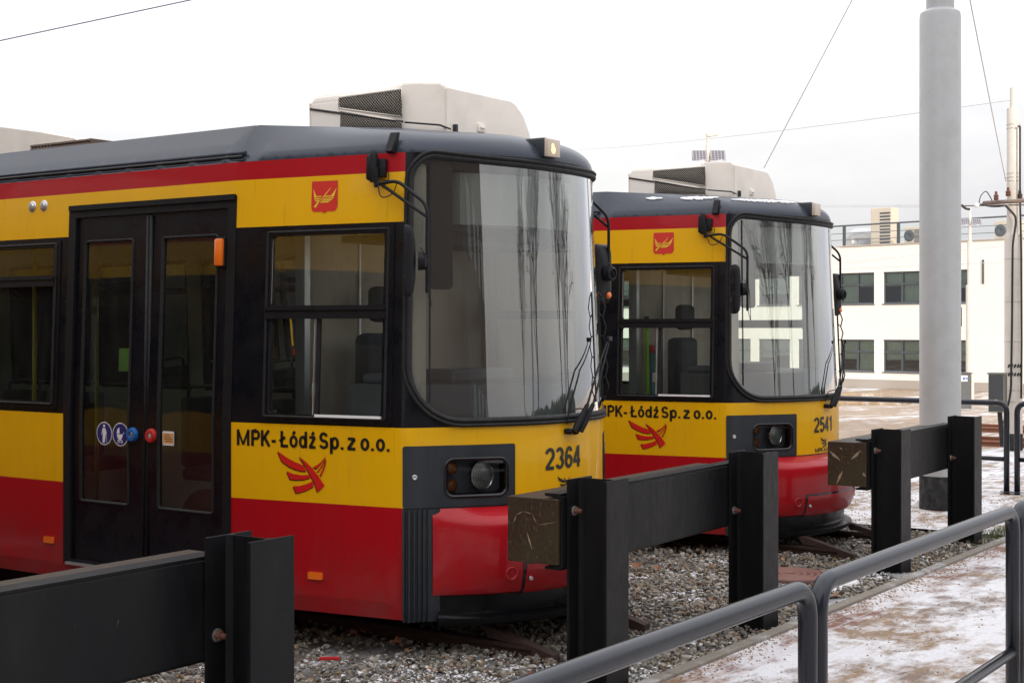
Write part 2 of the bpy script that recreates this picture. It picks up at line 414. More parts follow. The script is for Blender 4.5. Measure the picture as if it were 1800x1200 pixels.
GL = {'2': (.54, [EA(.28, .68, .195, .245, 165, -28) + [(.085, .09)], [(.04, .07), (.50, .07)]]),
 '3': (.54, [EA(.265, .70, .175, .225, 155, -85), EA(.265, .30, .2, .225, 88, -158)]), '6': (.55, [EA(.285, .31, .19, .235, 0, 360), EA(.30, .50, .205, .43, 190, 38)]),
 '4': (.56, [[(.38, 0), (.38, 1)], [(.38, .97), (.07, .32)], [(.02, .28), (.53, .28)]]), '5': (.54, [[(.48, .925), (.13, .925)], [(.16, .97), (.11, .48)], EA(.27, .33, .2, .26, 128, -155)]),
 '1': (.44, [[(.30, 0), (.30, 1)], [(.30, .93), (.10, .74)]]), 'M': (.92, [[(.09, 0), (.09, 1)], [(.09, .95), (.43, .06)], [(.43, .06), (.77, .95)], [(.77, 0), (.77, 1)]]),
 'P': (.60, [[(.09, 0), (.09, 1)], [(.09, .925), (.33, .925)] + EA(.33, .69, .18, .235, 90, -90) + [(.09, .455)]]), 'K': (.62, [[(.09, 0), (.09, 1)], [(.53, 1), (.12, .40)], [(.24, .58), (.56, 0)]]),
 '-': (.36, [[(.04, .34), (.32, .34)]]), 'L': (.54, [[(.10, 0), (.10, 1)], [(.10, .075), (.52, .075)], [(-.05, .36), (.32, .62)]]), 'o': (.58, [EA(.29, .37, .19, .30, 0, 360)]),
 'O': (.58, [EA(.29, .37, .19, .30, 0, 360), [(.25, .80), (.38, 1.0)]]), 'd': (.60, [EA(.27, .37, .18, .30, 0, 360), [(.47, 0), (.47, 1)]]), 'z': (.50, [[(.05, .67), (.43, .67)], [(.41, .66), (.08, .08)], [(.03, .07), (.46, .07)]]),
 'Z': (.52, [[(.05, .67), (.43, .67)], [(.41, .66), (.08, .08)], [(.03, .07), (.46, .07)], [(.22, .80), (.34, 1.0)]]), 'S': (.60, [EA(.29, .70, .185, .225, 15, 268) + EA(.29, .285, .205, .21, 85, -165)]),
 'p': (.60, [EA(.32, .37, .18, .30, 0, 360), [(.11, -.28), (.11, .70)]]), '.': (.26, [[(.12, 0), (.12, .16)]])}
def strokes(word, h, w_rel=.15, width=None):
    """bold condensed sans lettering drawn with broad strokes; capital height h"""
    V = []; F = []; x = 0.
    for ch in word:
        adv, sts = GL[ch]
        for st in sts:
            pts = [Vector(p) for p in st]; b = len(V); n = len(pts); w = w_rel / 2 * (.97 if len(pts) > 4 else 1.) * (.74 if ch == 'M' and len(st) == 2 and st[0][0] != st[1][0] else 1)
            for i, p in enumerate(pts):
                d0 = (pts[i] - pts[i - 1]).normalized() if i else (pts[1] - pts[0]).normalized(); d1 = (pts[i + 1] - pts[i]).normalized() if i < n - 1 else d0
                d = (d0 + d1).normalized(); nn = Vector((-d.y, d.x)); k = 1 / max(.6, nn.dot(Vector((-d1.y, d1.x))))
                V.append(((x + p.x + nn.x * w * k) * h, (p.y + nn.y * w * k) * h)); V.append(((x + p.x - nn.x * w * k) * h, (p.y - nn.y * w * k) * h))
            for i in range(n - 1): F.append((b + 2 * i, b + 2 * i + 1, b + 2 * i + 3, b + 2 * i + 2))
        x += adv + .05
    if width:
        x0 = min(v[0] for v in V); x1 = max(v[0] for v in V); V = [((v[0] - x0) * width / (x1 - x0), v[1]) for v in V]
    return V, F
def decal(name, V2, F2, s0, z0, off, mat, parent, sub=0, flip=1):
    bm = bmesh.new(); vs = [bm.verts.new((v[0], v[1], 0)) for v in V2]
    for f in F2:
        try: bm.faces.new([vs[i] for i in f])
        except ValueError: pass
    for _ in range(sub): bmesh.ops.subdivide_edges(bm, edges=[e for e in bm.edges if e.calc_length() > .04], cuts=1)
    for v in bm.verts:
        q = (s0 + v.co.x, z0 + v.co.y); p = P(*q); n = N(*q); v.co = Vector([p[k] + n[k] * off for k in range(3)])
    me = bpy.data.meshes.new(name); bm.to_mesh(me); bm.free()
    for mm in mats_of(mat): me.materials.append(mm)
    return link(bpy.data.objects.new(name, me), parent)
def polys(name, pl, s0, z0, off, mat, parent, midx=None, sub=0):
    V = []; F = []
    for p in pl: F.append(tuple(range(len(V), len(V) + len(p)))); V += p
    o = decal(name, V, F, s0, z0, off, mat, parent, sub)
    if midx and not sub: o.data.polygons.foreach_set('material_index', midx)
    return o
def disc(cx, cz, rx, rz=None, n=28): return [(cx + rx * math.cos(2 * math.pi * i / n), cz + (rz or rx) * math.sin(2 * math.pi * i / n)) for i in range(n)]
def sp(s, z, off=0.):
    p = P(s, z); n = N(s, z); return Vector([p[k] + n[k] * off for k in range(3)])
def wind(loop):   # windscreen outlines sag a little in the middle of the top edge
    return [(s, z - .045 * (1 - min(1, abs(s) / 1.2) ** 2) * max(0, (z - 1.4) / 1.6)) for s, z in loop]
def wloop(ins): return wind(dense(rr(-1.213 + ins, 1.213 - ins, 1.352 + ins, 2.985 - ins, .21 - ins * .6, 10, .37 - ins * .7), .05))
SEND = 8.84
CABW = (-2.185, -1.31, 1.385, 2.525)
PAXL = [(-5.33, -4.125), (-6.62, -5.42), (-7.9, -6.7)]
PAXR = [(2.6, 3.85), (3.95, 5.25), (5.42, 6.62), (6.7, 7.9)]
DOOR = (-4.005, -2.435, .36, 2.735)
def classify(s, z):
    a = abs(s)
    if z > 2.955: return 3
    if z < .893: return 4 if a < 1.205 else 1
    if z < 1.355: return 0
    if z < 2.55: return 2
    if a < 1.213: return 2
    if z < 2.842: return 0
    return 1
def body_shell(root, name, s0, s1, holes, off=0., inner=False, zlo=.24):
    S0, S1 = s0, s1; zt = 3.25
    outer = dense(rr(S0, S1, zlo, zt), .05)
    def hl(z, x0, x1): return [(x0 + (x1 - x0) * i / max(1, int((x1 - x0) / .06)), z) for i in range(max(1, int((x1 - x0) / .06)) + 1)]
    segs = [] if inner else [hl(z, S0, S1) for z in (.893, 1.355, 2.55, 2.842, 2.955) if zlo < z]
    segs += [[(k, zlo), (k, zt)] for k in (-SS[-2], SS[-2]) if S0 < k < S1]
    if not inner: segs += [[(k, zlo), (k, 2.955)] for k in (-1.213, 1.213) if S0 < k < S1]
    ex = [p for p in grid_pts(S0, S1, zlo, zt)]
    hs = [dense(h) for h in holes]
    V, F = cdt([outer] + hs, segs, ex)
    FF = []; mi = []
    for f in F:
        c = (sum(V[i][0] for i in f) / 3, sum(V[i][1] for i in f) / 3)
        if any(pin(c, h) for h in hs): continue
        a, b, d = (V[i] for i in f); ar = (b[0] - a[0]) * (d[1] - a[1]) - (b[1] - a[1]) * (d[0] - a[0])
        if abs(ar) < 1e-9: continue
        if ar < 0: f = f[::-1]
        if inner: f = f[::-1]
        FF.append(f); mi.append(0 if inner else classify(*c))
    bm = bmesh.new(); vs = []
    for v in V:
        z = v[1]; p = P(v[0], z); n = N(v[0], z); o = off
        if z < .36 and not inner: o -= (.36 - z) * .25
        vs.append(bm.verts.new([p[k] + n[k] * o for k in range(3)]))
    for f, m in zip(FF, mi):
        try: q = bm.faces.new([vs[i] for i in f]); q.material_index = m; q.smooth = True
        except ValueError: pass
    for e in bm.edges:
        k1, k2 = e.verts
        if len(e.link_faces) == 2 and e.calc_face_angle(0) > math.radians(28): e.smooth = False
    idx = {v: V[i] for i, v in enumerate(vs)}
    for e in bm.edges:
        a, b = idx[e.verts[0]], idx[e.verts[1]]
        if abs(abs(a[0]) - SS[-2]) < 1e-3 and abs(abs(b[0]) - SS[-2]) < 1e-3: e.smooth = False
        if abs(a[1] - .36) < .02 and abs(b[1] - .36) < .02: e.smooth = False
        if a[1] > 2.94 and a[1] < 3.0 and abs(a[0]) > 1.25 and abs(b[0]) > 1.25 and abs(a[1] - b[1]) < 1e-4: e.smooth = False
        if abs(a[1] - 1.355) < 1e-3 and abs(b[1] - 1.355) < 1e-3: e.smooth = False
    bmesh.ops.delete(bm, geom=[v for v in bm.verts if not v.link_faces], context='VERTS')
    me = bpy.data.meshes.new(name); bm.to_mesh(me); bm.free()
    for m in ([M['inner']] if inner else [M['yellow'], M['red'], M['black'], M['grey'], M['darkgrey']]): me.materials.append(m)
    return link(bpy.data.objects.new(name, me), root)
def bsweep(name, prof, s0, s1, mat, parent, mult, ds=.03, cap=True, base=.9):
    n = max(2, int((s1 - s0) / ds)); V = []; F = []; m = len(prof)
    for i in range(n + 1):
        s = s0 + (s1 - s0) * i / n; p = P(s, base); nn = N(s, base); k = mult(s)
        for o, z in prof: V.append((p[0] + nn[0] * o * k, p[1] + nn[1] * o * k, z))
    for i in range(n):
        for j in range(m - 1): a = i * m + j; F.append((a, a + 1, a + m + 1, a + m))
    if cap: F.append(tuple(range(m))[::-1]); F.append(tuple(n * m + j for j in range(m)))
    bm = bmesh.new(); vs = [bm.verts.new(v) for v in V]
    for f in F: bm.faces.new([vs[i] for i in f])
    return objb(name, bm, mat, parent, autosm=math.radians(32))
def window_unit(root, s0, s1, z0, z1, bar, g, split=None, strip=False, sg=1):
    """black frame with an upper and a lower pane, on either side of the tram"""
    a, b = (s0, s1)
    fr = surf('window', rr(a - .03, b + .03, z0 - .02, z1 + .02, .02, 3),
              [rr(a + .035, b - .035, z0 + .03, bar[0], .025, 3), rr(a + .035, b - .035, bar[1], z1 - .035, .025, 3)], .010, M['black'], root, depth=.05, wallmat=M['rubber'])
    ring('frame_bead', rr(a, b, z0 + .005, z1 - .005, .02, 3), [(0, .010), (.004, .018), (.014, .018), (.018, .010)], M['rubber'], fr)
    surf('pane', rr(a + .03, b - .03, z0 + .025, bar[0] + .004, 0), [], -.012, g, fr)
    surf('pane', rr(a + .03, b - .03, bar[1] - .004, z1 - .03, 0), [], -.008, g, fr)
    surf('glazing_bar', rr(a + .01, b - .01, bar[0] - .008, bar[1] + .006, .008, 2), [], .024, M['plastic'], fr, depth=.02)
    surf('glazing_bar', rr(a + .01, b - .01, bar[1] - .022, bar[1] - .012, .0), [], .034, M['plastic'], fr, depth=.014)
    if split is not None:
        surf('sliding_rail', rr(split - .012, split + .012, z0 + .03, bar[0], 0), [], .0, M['rubber'], fr, depth=.02)
        surf('sliding_rail', rr(split - .030, split - .022, z0 + .03, bar[0], 0), [], .0, M['alu'], fr, depth=.01)
    surf('edge_trim', rr(a + .036, a + .042, bar[1] + .02, z1 - .05, 0), [], -.002, M['alu'], fr)
    if strip: surf('sill_strip', rr(split, b - .03, z0 + .018, z0 + .034, 0), [], .020, M['white'], fr, depth=.01)
    return fr
def mirror(root, rod, ztop, zrod, br, faceang, orange_side, side):
    """exterior mirror: bracket on the body, bent double arm, housing with glass and an orange spot"""
    mr = empty('mirror', (0, 0, 0), parent=root)
    s, z = br
    bm = bmesh.new(); b = sp(s, z, 0.0); n = Vector(N(s, z)); M4 = frame_mat(b, n, (0, -1, 0) if side < 0 else (0, 1, 0))
    bx(bm, -.055, .05, -.055, .055, .0, .035, .01, M4=M4); bx(bm, -.06, -.005, -.075, .075, .01, .075, .015, M4=M4)
    lathe(bm, [(.0, -.095), (.02, -.095), (.024, -.07), (.028, .06), (.02, .078), (0, .08)], 12, M4=Matrix.Translation(b + n * .055 + Vector((0, .02, .01))))
    objb('bracket', bm, M['plastic'], mr, autosm=.6)
    f = b + n * .05 + Vector((0, 0, -.10)); t = Vector((rod[0], rod[1], ztop))
    f1 = f + (Vector((rod[0], rod[1], f.z)) - f) * .42 + Vector((0, 0, .015))
    bm = bmesh.new(); tube(bm, [f + Vector((0, 0, .10)), f + Vector((0, 0, -.015))], .014, 10)
    tube(bm, fillet([f, f1, Vector((rod[0], rod[1], ztop + .0)), Vector((rod[0], rod[1], zrod))], .06), .0105, 10)
    tube(bm, [f + Vector((0, 0, -.005)) + (f1 - f) * .25, Vector((rod[0], rod[1], ztop - .07))], .0095, 10)
    objb('arm', bm, M['plastic'], mr, autosm=.9)
    c = Vector((rod[0], rod[1], zrod)) + Vector(faceang[1]); nrm = Vector(faceang[0]).normalized()
    M4 = frame_mat(c, nrm, nrm.cross(Vector((0, 0, 1))))
    bm = bmesh.new(); R = [(.02, -.5), (.5, 0)]
    lay = [(.97, 0), (1, .014), (.97, .032), (.8, .05), (.45, .062)]; hw, hh = (.075 if side < 0 else .095), .205
    prev = None; lp0 = rr(-1, 1, -1, 1, .35, 6)
    for k, h in lay:
        cur = [bm.verts.new(M4 @ Vector((p[0] * hw * k, p[1] * hh * (k if k > .9 else k * 1.08), h))) for p in lp0]
        if prev:
            for i in range(len(cur)): bm.faces.new((prev[i], prev[(i + 1) % len(cur)], cur[(i + 1) % len(cur)], cur[i]))
        else: bm.faces.new(cur[::-1])
        prev = cur
    bm.faces.new(prev)
    hs = objb('housing', bm, M['plastic'], mr, autosm=.7)
    bm = bmesh.new(); lathe(bm, [(.0, .08), (.055, .075), (.05, .115), (.032, .125), (.03, .10), (0, .1)], 20, M4=M4 @ Matrix.Translation((0, .0, 0)))
    r0 = M4 @ Vector((0, 0, .12)); tube(bm, [r0, Vector((rod[0], rod[1], r0.z)), ], .014, 10)
    objb('hub', bm, M['plastic'], mr, autosm=.7)
    bm = bmesh.new(); pr = [M4 @ Vector((p[0] * hw * .9, p[1] * hh * .93, -.002)) for p in lp0]; bm.faces.new([bm.verts.new(p) for p in pr]); objb('mirror_glass', bm, M['chrome'], mr)
    bm = bmesh.new(); lathe(bm, [(0, .012), (.016, .010), (.018, 0)], 16, M4=M4 @ (Matrix.Translation((.036 * orange_side, .140, .044)) if side < 0 else Matrix.Translation((-.035, .150, .052)) @ Matrix.Diagonal((1.25, 1.25, 1.6, 1)))); objb('reflector', bm, M['orange'], mr)
    bm = bmesh.new(); q = f + Vector((0, 0, .13)) + n * .03
    base = sp(s + .075 * (-side), z - .03, .03)
    tube(bm, fillet([base, base + Vector((0, 0, -.05)), f + Vector((0, -.02, .03)) + n * .02, f + Vector((0, -.05, -.09)) + n * .03, f1 + Vector((0, .03, -.08)), f1 + Vector((0, 0, -.01))], .05), .0035, 6)
    h0 = M4 @ Vector((0.02, -.08, .09)); tube(bm, fillet([Vector((rod[0], rod[1], zrod + .02)), Vector((rod[0], rod[1] - .03, zrod - .10)), h0 + Vector((0, -.05, -.07)), h0], .05), .003, 6)
    objb('cable', bm, M['rubber'], mr)
    return mr
LOGO = [  # strokes of the winged emblem, pixel outlines in a 1000-wide frame
    [(110, 150), (200, 215), (330, 300), (480, 375), (640, 435), (705, 560), (600, 560), (470, 530), (330, 465), (200, 375)],
    [(300, 580), (440, 630), (600, 650), (755, 635), (785, 700), (660, 740), (520, 755), (370, 750)],
    [(435, 895), (560, 885), (690, 840), (820, 775), (855, 880), (740, 955), (620, 1010), (495, 1045)],
    [(550, 240), (700, 360), (830, 490), (950, 650), (1070, 840), (1010, 920), (930, 990), (880, 840), (810, 680), (700, 480)],
    [(850, 455), (930, 410), (1000, 345), (1060, 265), (1095, 210), (1060, 300), (990, 410), (905, 500)],
    [(925, 545), (1000, 450), (1060, 340), (1095, 240), (1075, 340), (1020, 460), (945, 565)],
    [(980, 615), (1040, 500), (1080, 370), (1105, 240), (1100, 370), (1060, 520), (1005, 650)]]
def logo(root, sx, zt, w, h, mat, mat2, sub=0, nm='emblem'):
    V = []; F = []; mi = []
    for dx, dz, o, m in ((-.006, -.006, 0, 1), (0, 0, 0, 0)):
        for p in LOGO:
            F.append(tuple(range(len(V), len(V) + len(p)))[::-1]); V += [((x - 100) / 1010 * w + dx * (1 if w > .2 else .4), -(y - 150) / 900 * h + dz * (1 if w > .2 else .4)) for x, y in p]; mi.append(m)
    k = len(LOGO)
    nv = sum(len(p) for p in LOGO)
    if mat2 is not None: decal(nm, V[:nv], F[:k], sx, zt, .0022, mat2, root, sub)
    f2 = [tuple(i - nv for i in f) for f in F[k:]]
    return decal(nm, V[nv:], f2, sx, zt, .0038, mat, root, sub)
def make_tram(loc):
    root = empty('tram', loc)
    pane_c = rr(CABW[0], CABW[1], CABW[2], CABW[3], .02, 3)
    holes = [wloop(.045), pane_c, [(-p[0], p[1]) for p in pane_c][::-1], rr(*DOOR, 0)]
    holes += [rr(-.958, -.559, .942, 1.175, .055, 4), rr(.559, .958, .942, 1.175, .055, 4)]
    holes += [rr(a, b, 1.40, 2.52, .03, 3) for a, b in PAXL] + [rr(a, b, 1.40, 2.52, .03, 3) for a, b in PAXR]
    body = body_shell(root, 'body', -SEND, SEND, holes)
    body_shell(root, 'inner_lining', -SEND, SEND, holes, off=-.05, inner=True, zlo=.3)
    # roof deck
    V = []; F = []; ks = [i * .05 for i in range(0, 40)] + [2 + i * .4 for i in range(18)] + [SEND]
    for k in ks: V += [P(-k if k else -1e-4, 3.25), P(k if k else 1e-4, 3.25)]
    for i in range(len(ks) - 1): F.append((2 * i, 2 * i + 1, 2 * i + 3, 2 * i + 2))
    objm('roof', V, F, M['grey'], root)
    # dark drip slot along the cove behind the cab
    bm = bmesh.new()
    for sg in (-1, 1):
        pr = [sp(sg * s, 2.99, .002) for s in (2.40, SEND)]; q = [sp(sg * s, 3.008, -.004) for s in (2.40, SEND)]
        r0 = [sp(sg * s, 2.992, .016) for s in (2.385, SEND)]; r1 = [sp(sg * s, 3.012, .012) for s in (2.385, SEND)]
        tube(bm, [sp(sg * 2.39, 2.995, .002), sp(sg * (SEND - .01), 2.995, .002)], .011, 8, mi=1)
        tube(bm, [sp(sg * 2.38, 3.022, .004), sp(sg * (SEND - .01), 3.022, .004)], .012, 8, mi=0); tube(bm, [sp(sg * 2.38, 2.970, .0), sp(sg * (SEND - .01), 2.970, .0)], .008, 8, mi=0)
    objb('drip_rail', bm, [M['grey'], M['gloss_black']], root)
    # windscreen
    ws = surf('windscreen', wloop(.042), [], -.004, M['glass_front'], root)
    ws.data.polygons.foreach_set('use_smooth', [True] * len(ws.data.polygons))
    ring('windscreen_seal', wloop(0), [(0, -.004), (.003, .018), (.012, .026), (.020, .022), (.024, .013), (.028, .013), (.032, .022), (.044, .020), (.052, .012), (.057, -.006)], M['rubber'], root)
    for sg in (-1, 1):
        ds_ = surf('glass_joint', [(p[0] + .0, p[1]) for p in rr(sg * 1.045 - .006, sg * 1.045 + .006, 1.50, 2.905, 0)], [], .001, M['rubber'], ws)
    # cab side windows and saloon windows
    window_unit(root, CABW[0], CABW[1], CABW[2], CABW[3], (1.995, 2.06), M['glass_cab'], split=-1.80, strip=True)
    window_unit(root, -CABW[1], -CABW[0], CABW[2], CABW[3], (1.995, 2.06), M['glass_cab'])
    for a, b in PAXL + PAXR: window_unit(root, a, b, 1.40, 2.52, (2.225, 2.285), M['glass_side'])
    # twin-leaf door
    a, b, z0, z1 = DOOR
    dr = surf('door', rr(a - .012, b + .012, z0 - .01, z1 + .014, 0), [rr(a + .06, b - .06, z0 + .02, z1 - .06, 0)], .004, M['plastic'], root, depth=.05)
    for i, (la, lb, pa, pb) in enumerate(((a + .06, -3.235, -3.86, -3.385), (-3.205, b - .06, -3.095, -2.60))):
        lf = surf('door_leaf', rr(la, lb, z0 + .02, z1 - .06, 0), [rr(pa, pb, .78, 2.51, .025, 3)], -.018, M['black'], dr, depth=.03)
        surf('door_pane', rr(pa, pb, .78, 2.51, .02, 3), [], -.028, M['glass_side'], lf)
        ring('pane_seal', rr(pa - .012, pb + .012, .768, 2.522, .03, 3), [(0, -.018), (.004, -.010), (.014, -.010), (.02, -.026)], M['rubber'], lf)
    bm = bmesh.new()
    tube(bm, [sp(-3.236, .40, -.010), sp(-3.236, 2.66, -.010)], .012, 8); tube(bm, [sp(-3.204, .40, -.010), sp(-3.204, 2.66, -.010)], .012, 8)
    objb('finger_guard', bm, M['rubber'], dr)
    surf('door_header', rr(a, b + .004, z1 - .012, z1 + .022, 0), [], .020, M['plastic'], dr, depth=.02)
    surf('threshold', rr(a + .03, b - .03, .345, .362, 0), [], .022, M['alu'], dr, depth=.03)
    for s, mm in ((-3.335, 'btnblue'), (-3.155, 'btnred')):
        bm = bmesh.new(); M4 = frame_mat(sp(s, 1.24, -.02), N(s, 1.24), (0, 1, 0))
        lathe(bm, [(.0, .018), (.018, .018), (.022, .030), (.040, .028), (.046, .016), (.047, 0)], 24, M4=M4)
        bt = objb('door_button', bm, M[mm], dr, autosm=.6)
        bm = bmesh.new(); lathe(bm, [(0, .026), (.012, .025), (.019, .021), (.019, .012)], 18, M4=M4); objb('button_core', bm, M['chrome'] if mm == 'btnblue' else M['inner'], bt)
    # blue pictograms on the glass
    for s, kind in ((-3.630, 'man'), (-3.470, 'pram')):
        V = [(x, z) for x, z in disc(0, 0, .077, .077)]; F = [tuple(range(28))]
        g = decal('pictogram', V, F, s, 1.235, -.0255, M['white'], dr)
        decal('sign_field', [(x, z) for x, z in disc(0, 0, .071, .071)], F, s, 1.235, -.0245, M['blue'], g)
        if kind == 'man': pl = [disc(0, .050, .010, n=14), [(-.015, .035), (.015, .035), (.018, -.0), (.006, -.062), (-.0, -.062), (-.001, -.015), (-.003, -.062), (-.016, -.062), (-.012, -.0)], [(-.016, .034), (-.024, .0), (-.030, -.006), (-.026, -.010), (-.018, -.002), (-.008, .02)], [(.015, .034), (.026, .0), (.022, -.008), (.017, -.002), (.010, .02)], [(.0235, -.008), (.0265, -.008), (.0285, -.062), (.0255, -.062)]]
        else: pl = [[(-.034, .004), (-.033, .020), (-.025, .036), (-.008, .045), (-.006, .006)], [(-.034, .001), (.026, .001), (.020, -.020), (.008, -.034), (-.014, -.034), (-.027, -.022)], [(.022, -.002), (.030, .012), (.042, .016), (.042, .012), (.033, .009), (.027, -.004)], disc(-.016, -.047, .011, n=14), disc(.014, -.047, .011, n=14), [(-.016, -.032), (.010, -.032), (.008, -.038), (-.014, -.038)]]
        polys('symbol', pl, s, 1.235, -.0235, M['white'], g)
        if kind == 'pram': polys('wheel_hole', [disc(-.016, -.047, .006, n=12), disc(.014, -.047, .006, n=12)], s, 1.235, -.0228, M['blue'], g)
    st = surf('sticker', rr(-3.052, -2.945, 1.185, 1.275, .008, 3), [], -.0140, M['white'], dr, gp=False)
    surf('sticker_field', rr(-3.048, -2.949, 1.197, 1.263, .0), [], -.0128, M['sticker'], st, gp=False)
    for k, (w_, x0_) in enumerate(((.04, .02), (.07, .004), (.075, .012), (.07, .02))): polys('small_print', [[(x0_, 0), (x0_ + w_, 0), (x0_ + w_, .004), (x0_, .004)]], -3.045, 1.25 - .0135 * k, -.0118, M['ink'], st)
    st = surf('notice', rr(-3.52, -3.42, 1.65, 1.80, 0), [], -.040, pbr_once('green_paper', (.32, .60, .16)), dr, gp=False)
    bm = bmesh.new()
    bx(bm, -.03, .032, -.085, .085, 0, .035, .012, M4=frame_mat(sp(-2.545, 2.40, .004), N(-2.5, 2.4), (0, -1, 0)))
    db = objb('turn_signal', bm, M['orange'], root, autosm=.5)
    bm = bmesh.new(); bx(bm, -.038, .040, -.095, .095, -.01, .006, .004, M4=frame_mat(sp(-2.545, 2.40, .004), N(-2.5, 2.4), (0, -1, 0))); objb('lamp_base', bm, M['plastic'], db)
    for s in (-4.42, -4.295):
        bm = bmesh.new(); lathe(bm, [(.0, .022), (.020, .018), (.026, .008), (.036, .006), (.040, 0)], 20, M4=frame_mat(sp(s, 2.775, .0), N(s, 2.775))); objb('dome_lamp', bm, M['alu'], root, autosm=.8)
    for s, z in ((-1.80, .46), (-4.165, .49), (-6.5, .49), (1.80, .46), (4.2, .49)): surf('side_reflector', rr(s - .05, s + .05, z - .021, z + .021, .006, 2), [], .012, M['orange'], root, depth=.012, gp=False)
    # crest on the yellow band
    cx_, cz_ = -1.777, 2.715; w_ = .092; h_ = .095
    sh = [(-w_, h_), (w_, h_), (w_ + .002, -.06), (w_ - .008, -.078), (w_ - .018, -.086), (.018, -.088), (.006, -.094), (0, -.102), (-.006, -.094), (-.018, -.088), (-w_ + .018, -.088), (-w_ + .006, -.080), (-w_ - .002, -.062)]
    cr_ = polys('crest', [sh], cx_, cz_, .0025, M['crestred'], root)
    K = .0372 / 100 * .98
    def q(x, y): return ((x - 610) * K * .99, -(y - 575) * K * .78)
    hull = [[(455, 555), (560, 555), (545, 578), (450, 578)], [(610, 555), (735, 550), (765, 575), (600, 578)], [(405, 595), (540, 600), (525, 620), (412, 620)], [(595, 600), (795, 592), (785, 615), (580, 620)],
            [(415, 632), (515, 635), (490, 660), (435, 660)], [(570, 635), (775, 628), (750, 655), (555, 662)], [(440, 672), (480, 672), (462, 690)], [(540, 672), (735, 665), (685, 697), (520, 700)],
            [(385, 400), (455, 560), (440, 585), (405, 585), (400, 500)], [(845, 400), (800, 575), (765, 590), (735, 560), (800, 470)], [(725, 390), (735, 400), (590, 590), (575, 578)], [(515, 660), (480, 730), (440, 800), (400, 775), (440, 725), (495, 650)], [(585, 575), (595, 590), (520, 670), (505, 660)]]
    polys('crest_boat', [[q(*p) for p in pl] for pl in hull], cx_, cz_, .0040, M['crestyel'], cr_)
    # company lettering and emblem on the side
    t = empty('side_lettering', parent=root)
    for word, s0_, s1_ in (("MPK-", -2.378, -2.088), ("LOdZ", -2.066, -1.797), ("Sp.", -1.775, -1.603), ("z", -1.580, -1.517), ("o.o.", -1.487, -1.287)):
        V, F = strokes(word, .098, .178, s1_ - s0_); decal('lettering', V, F, s0_, 1.216, .003, M['ink'], t)
    logo(root, -2.078, 1.192, .355, .250, M['logored'], M['ink'])
    # headlamp panels, both corners
    for sg in (-1, 1):
        def rs(a, b, *r): return rr(min(sg * a, sg * b), max(sg * a, sg * b), *r)
        pn = surf('headlamp_panel', rs(1.202, .515, .893, 1.250, .012, 2), [rs(.955, .562, .945, 1.172, .055, 6)], .007, M['darkgrey'], root, depth=.014, wallmat=M['rubber'])
        lamp = rs(.955, .562, .945, 1.172, .055, 6)
        ring('lamp_bezel', lamp, [(-.006, .006), (-.003, .012), (.008, .012), (.016, .004), (.018, -.09)], M['gloss_black'], pn)
        surf('lamp_back', rs(.96, .555, .94, 1.18, .05, 4), [], -.085, M['gloss_black'], pn)
        surf('lamp_glass', rs(.950, .567, .95, 1.167, .05, 5), [], -.001, M['glass_lamp'], pn)
        c = sp(sg * .715, 1.068, -.045); M4 = frame_mat(c, (sg * .25, -1, 0))
        bm = bmesh.new(); lathe(bm, [(.0, -.03), (.03, -.028), (.06, -.012), (.084, .012), (.088, .014), (.088, .0)], 28, M4=M4); hl = objb('headlight', bm, M['chrome'], pn, autosm=.8)
        bm = bmesh.new(); lathe(bm, [(.0, .028), (.04, .025), (.07, .017), (.084, .010)], 28, M4=M4); objb('lens', bm, M['headlens'], hl, smooth=True)
        for z in (1.115, 1.012):
            bm = bmesh.new(); lathe(bm, [(0, .010), (.022, .008), (.036, 0), (.036, -.02)], 20, M4=frame_mat(sp(sg * .897, z, -.035), (sg * .35, -1, 0))); objb('marker_lamp', bm, M['amber_dark'], pn, smooth=True)
        bm = bmesh.new(); lathe(bm, [(0, .003), (.006, .003), (.007, .006), (.015, .006), (.016, 0)], 18, M4=frame_mat(sp(sg * 1.135, 1.07, .007), N(sg * 1.135, 1.07))); objb('panel_lock', bm, M['alu'], pn)
        # ribbed corner piece
        xs = []
        for i in range(5): a0 = 1.204 - i * .028; xs += [(a0, .006), (a0 - .004, .022), (a0 - .014, .022), (a0 - .020, .004)]
        xs += [(1.062, .004), (1.058, .016), (1.02, .018), (.985, .012), (.985, -.02)]
        V = []; F = []; zs = [.235, .30, .885]
        for zz in zs:
            for s_, o_ in xs: V.append(tuple(sp(sg * s_, max(zz, .3), o_ - (.012 if zz < .3 else 0)) - Vector((0, 0, max(zz, .3) - zz))))
        m = len(xs)
        for i in range(len(zs) - 1):
            for j in range(m - 1): F.append((i * m + j, i * m + j + 1, (i + 1) * m + j + 1, (i + 1) * m + j))
        F.append(tuple(range((len(zs) - 1) * m, len(zs) * m)))
        objm('ribbed_corner', V, F, M['darkgrey'], root)
    # bumper
    def bm_(s):
        u = min(1, max(0, (1.035 - abs(s)) / .42)); u = u * u * (3 - 2 * u); return .22 + .78 * u
    bp = bsweep('bumper', [(-.02, .884), (.010, .884), (.085, .850), (.130, .818), (.143, .800), (.149, .775), (.150, .68), (.147, .58), (.138, .50), (.120, .43), (.102, .395), (.085, .385), (-.02, .385)], -1.032, 1.032, M['red'], root, bm_)
    bsweep('towing_hatch', [(.10, .555), (.151, .555), (.153, .545), (.143, .50), (.124, .43), (.106, .392), (.09, .380), (.02, .380)], -.512, .512, M['red'], bp, bm_)
    bsweep('hatch_gap', [(.10, .572), (.149, .572), (.149, .556), (.1405, .50), (.122, .43), (.102, .39), (.09, .383), (.02, .383)], -.530, .530, M['gloss_black'], bp, bm_)
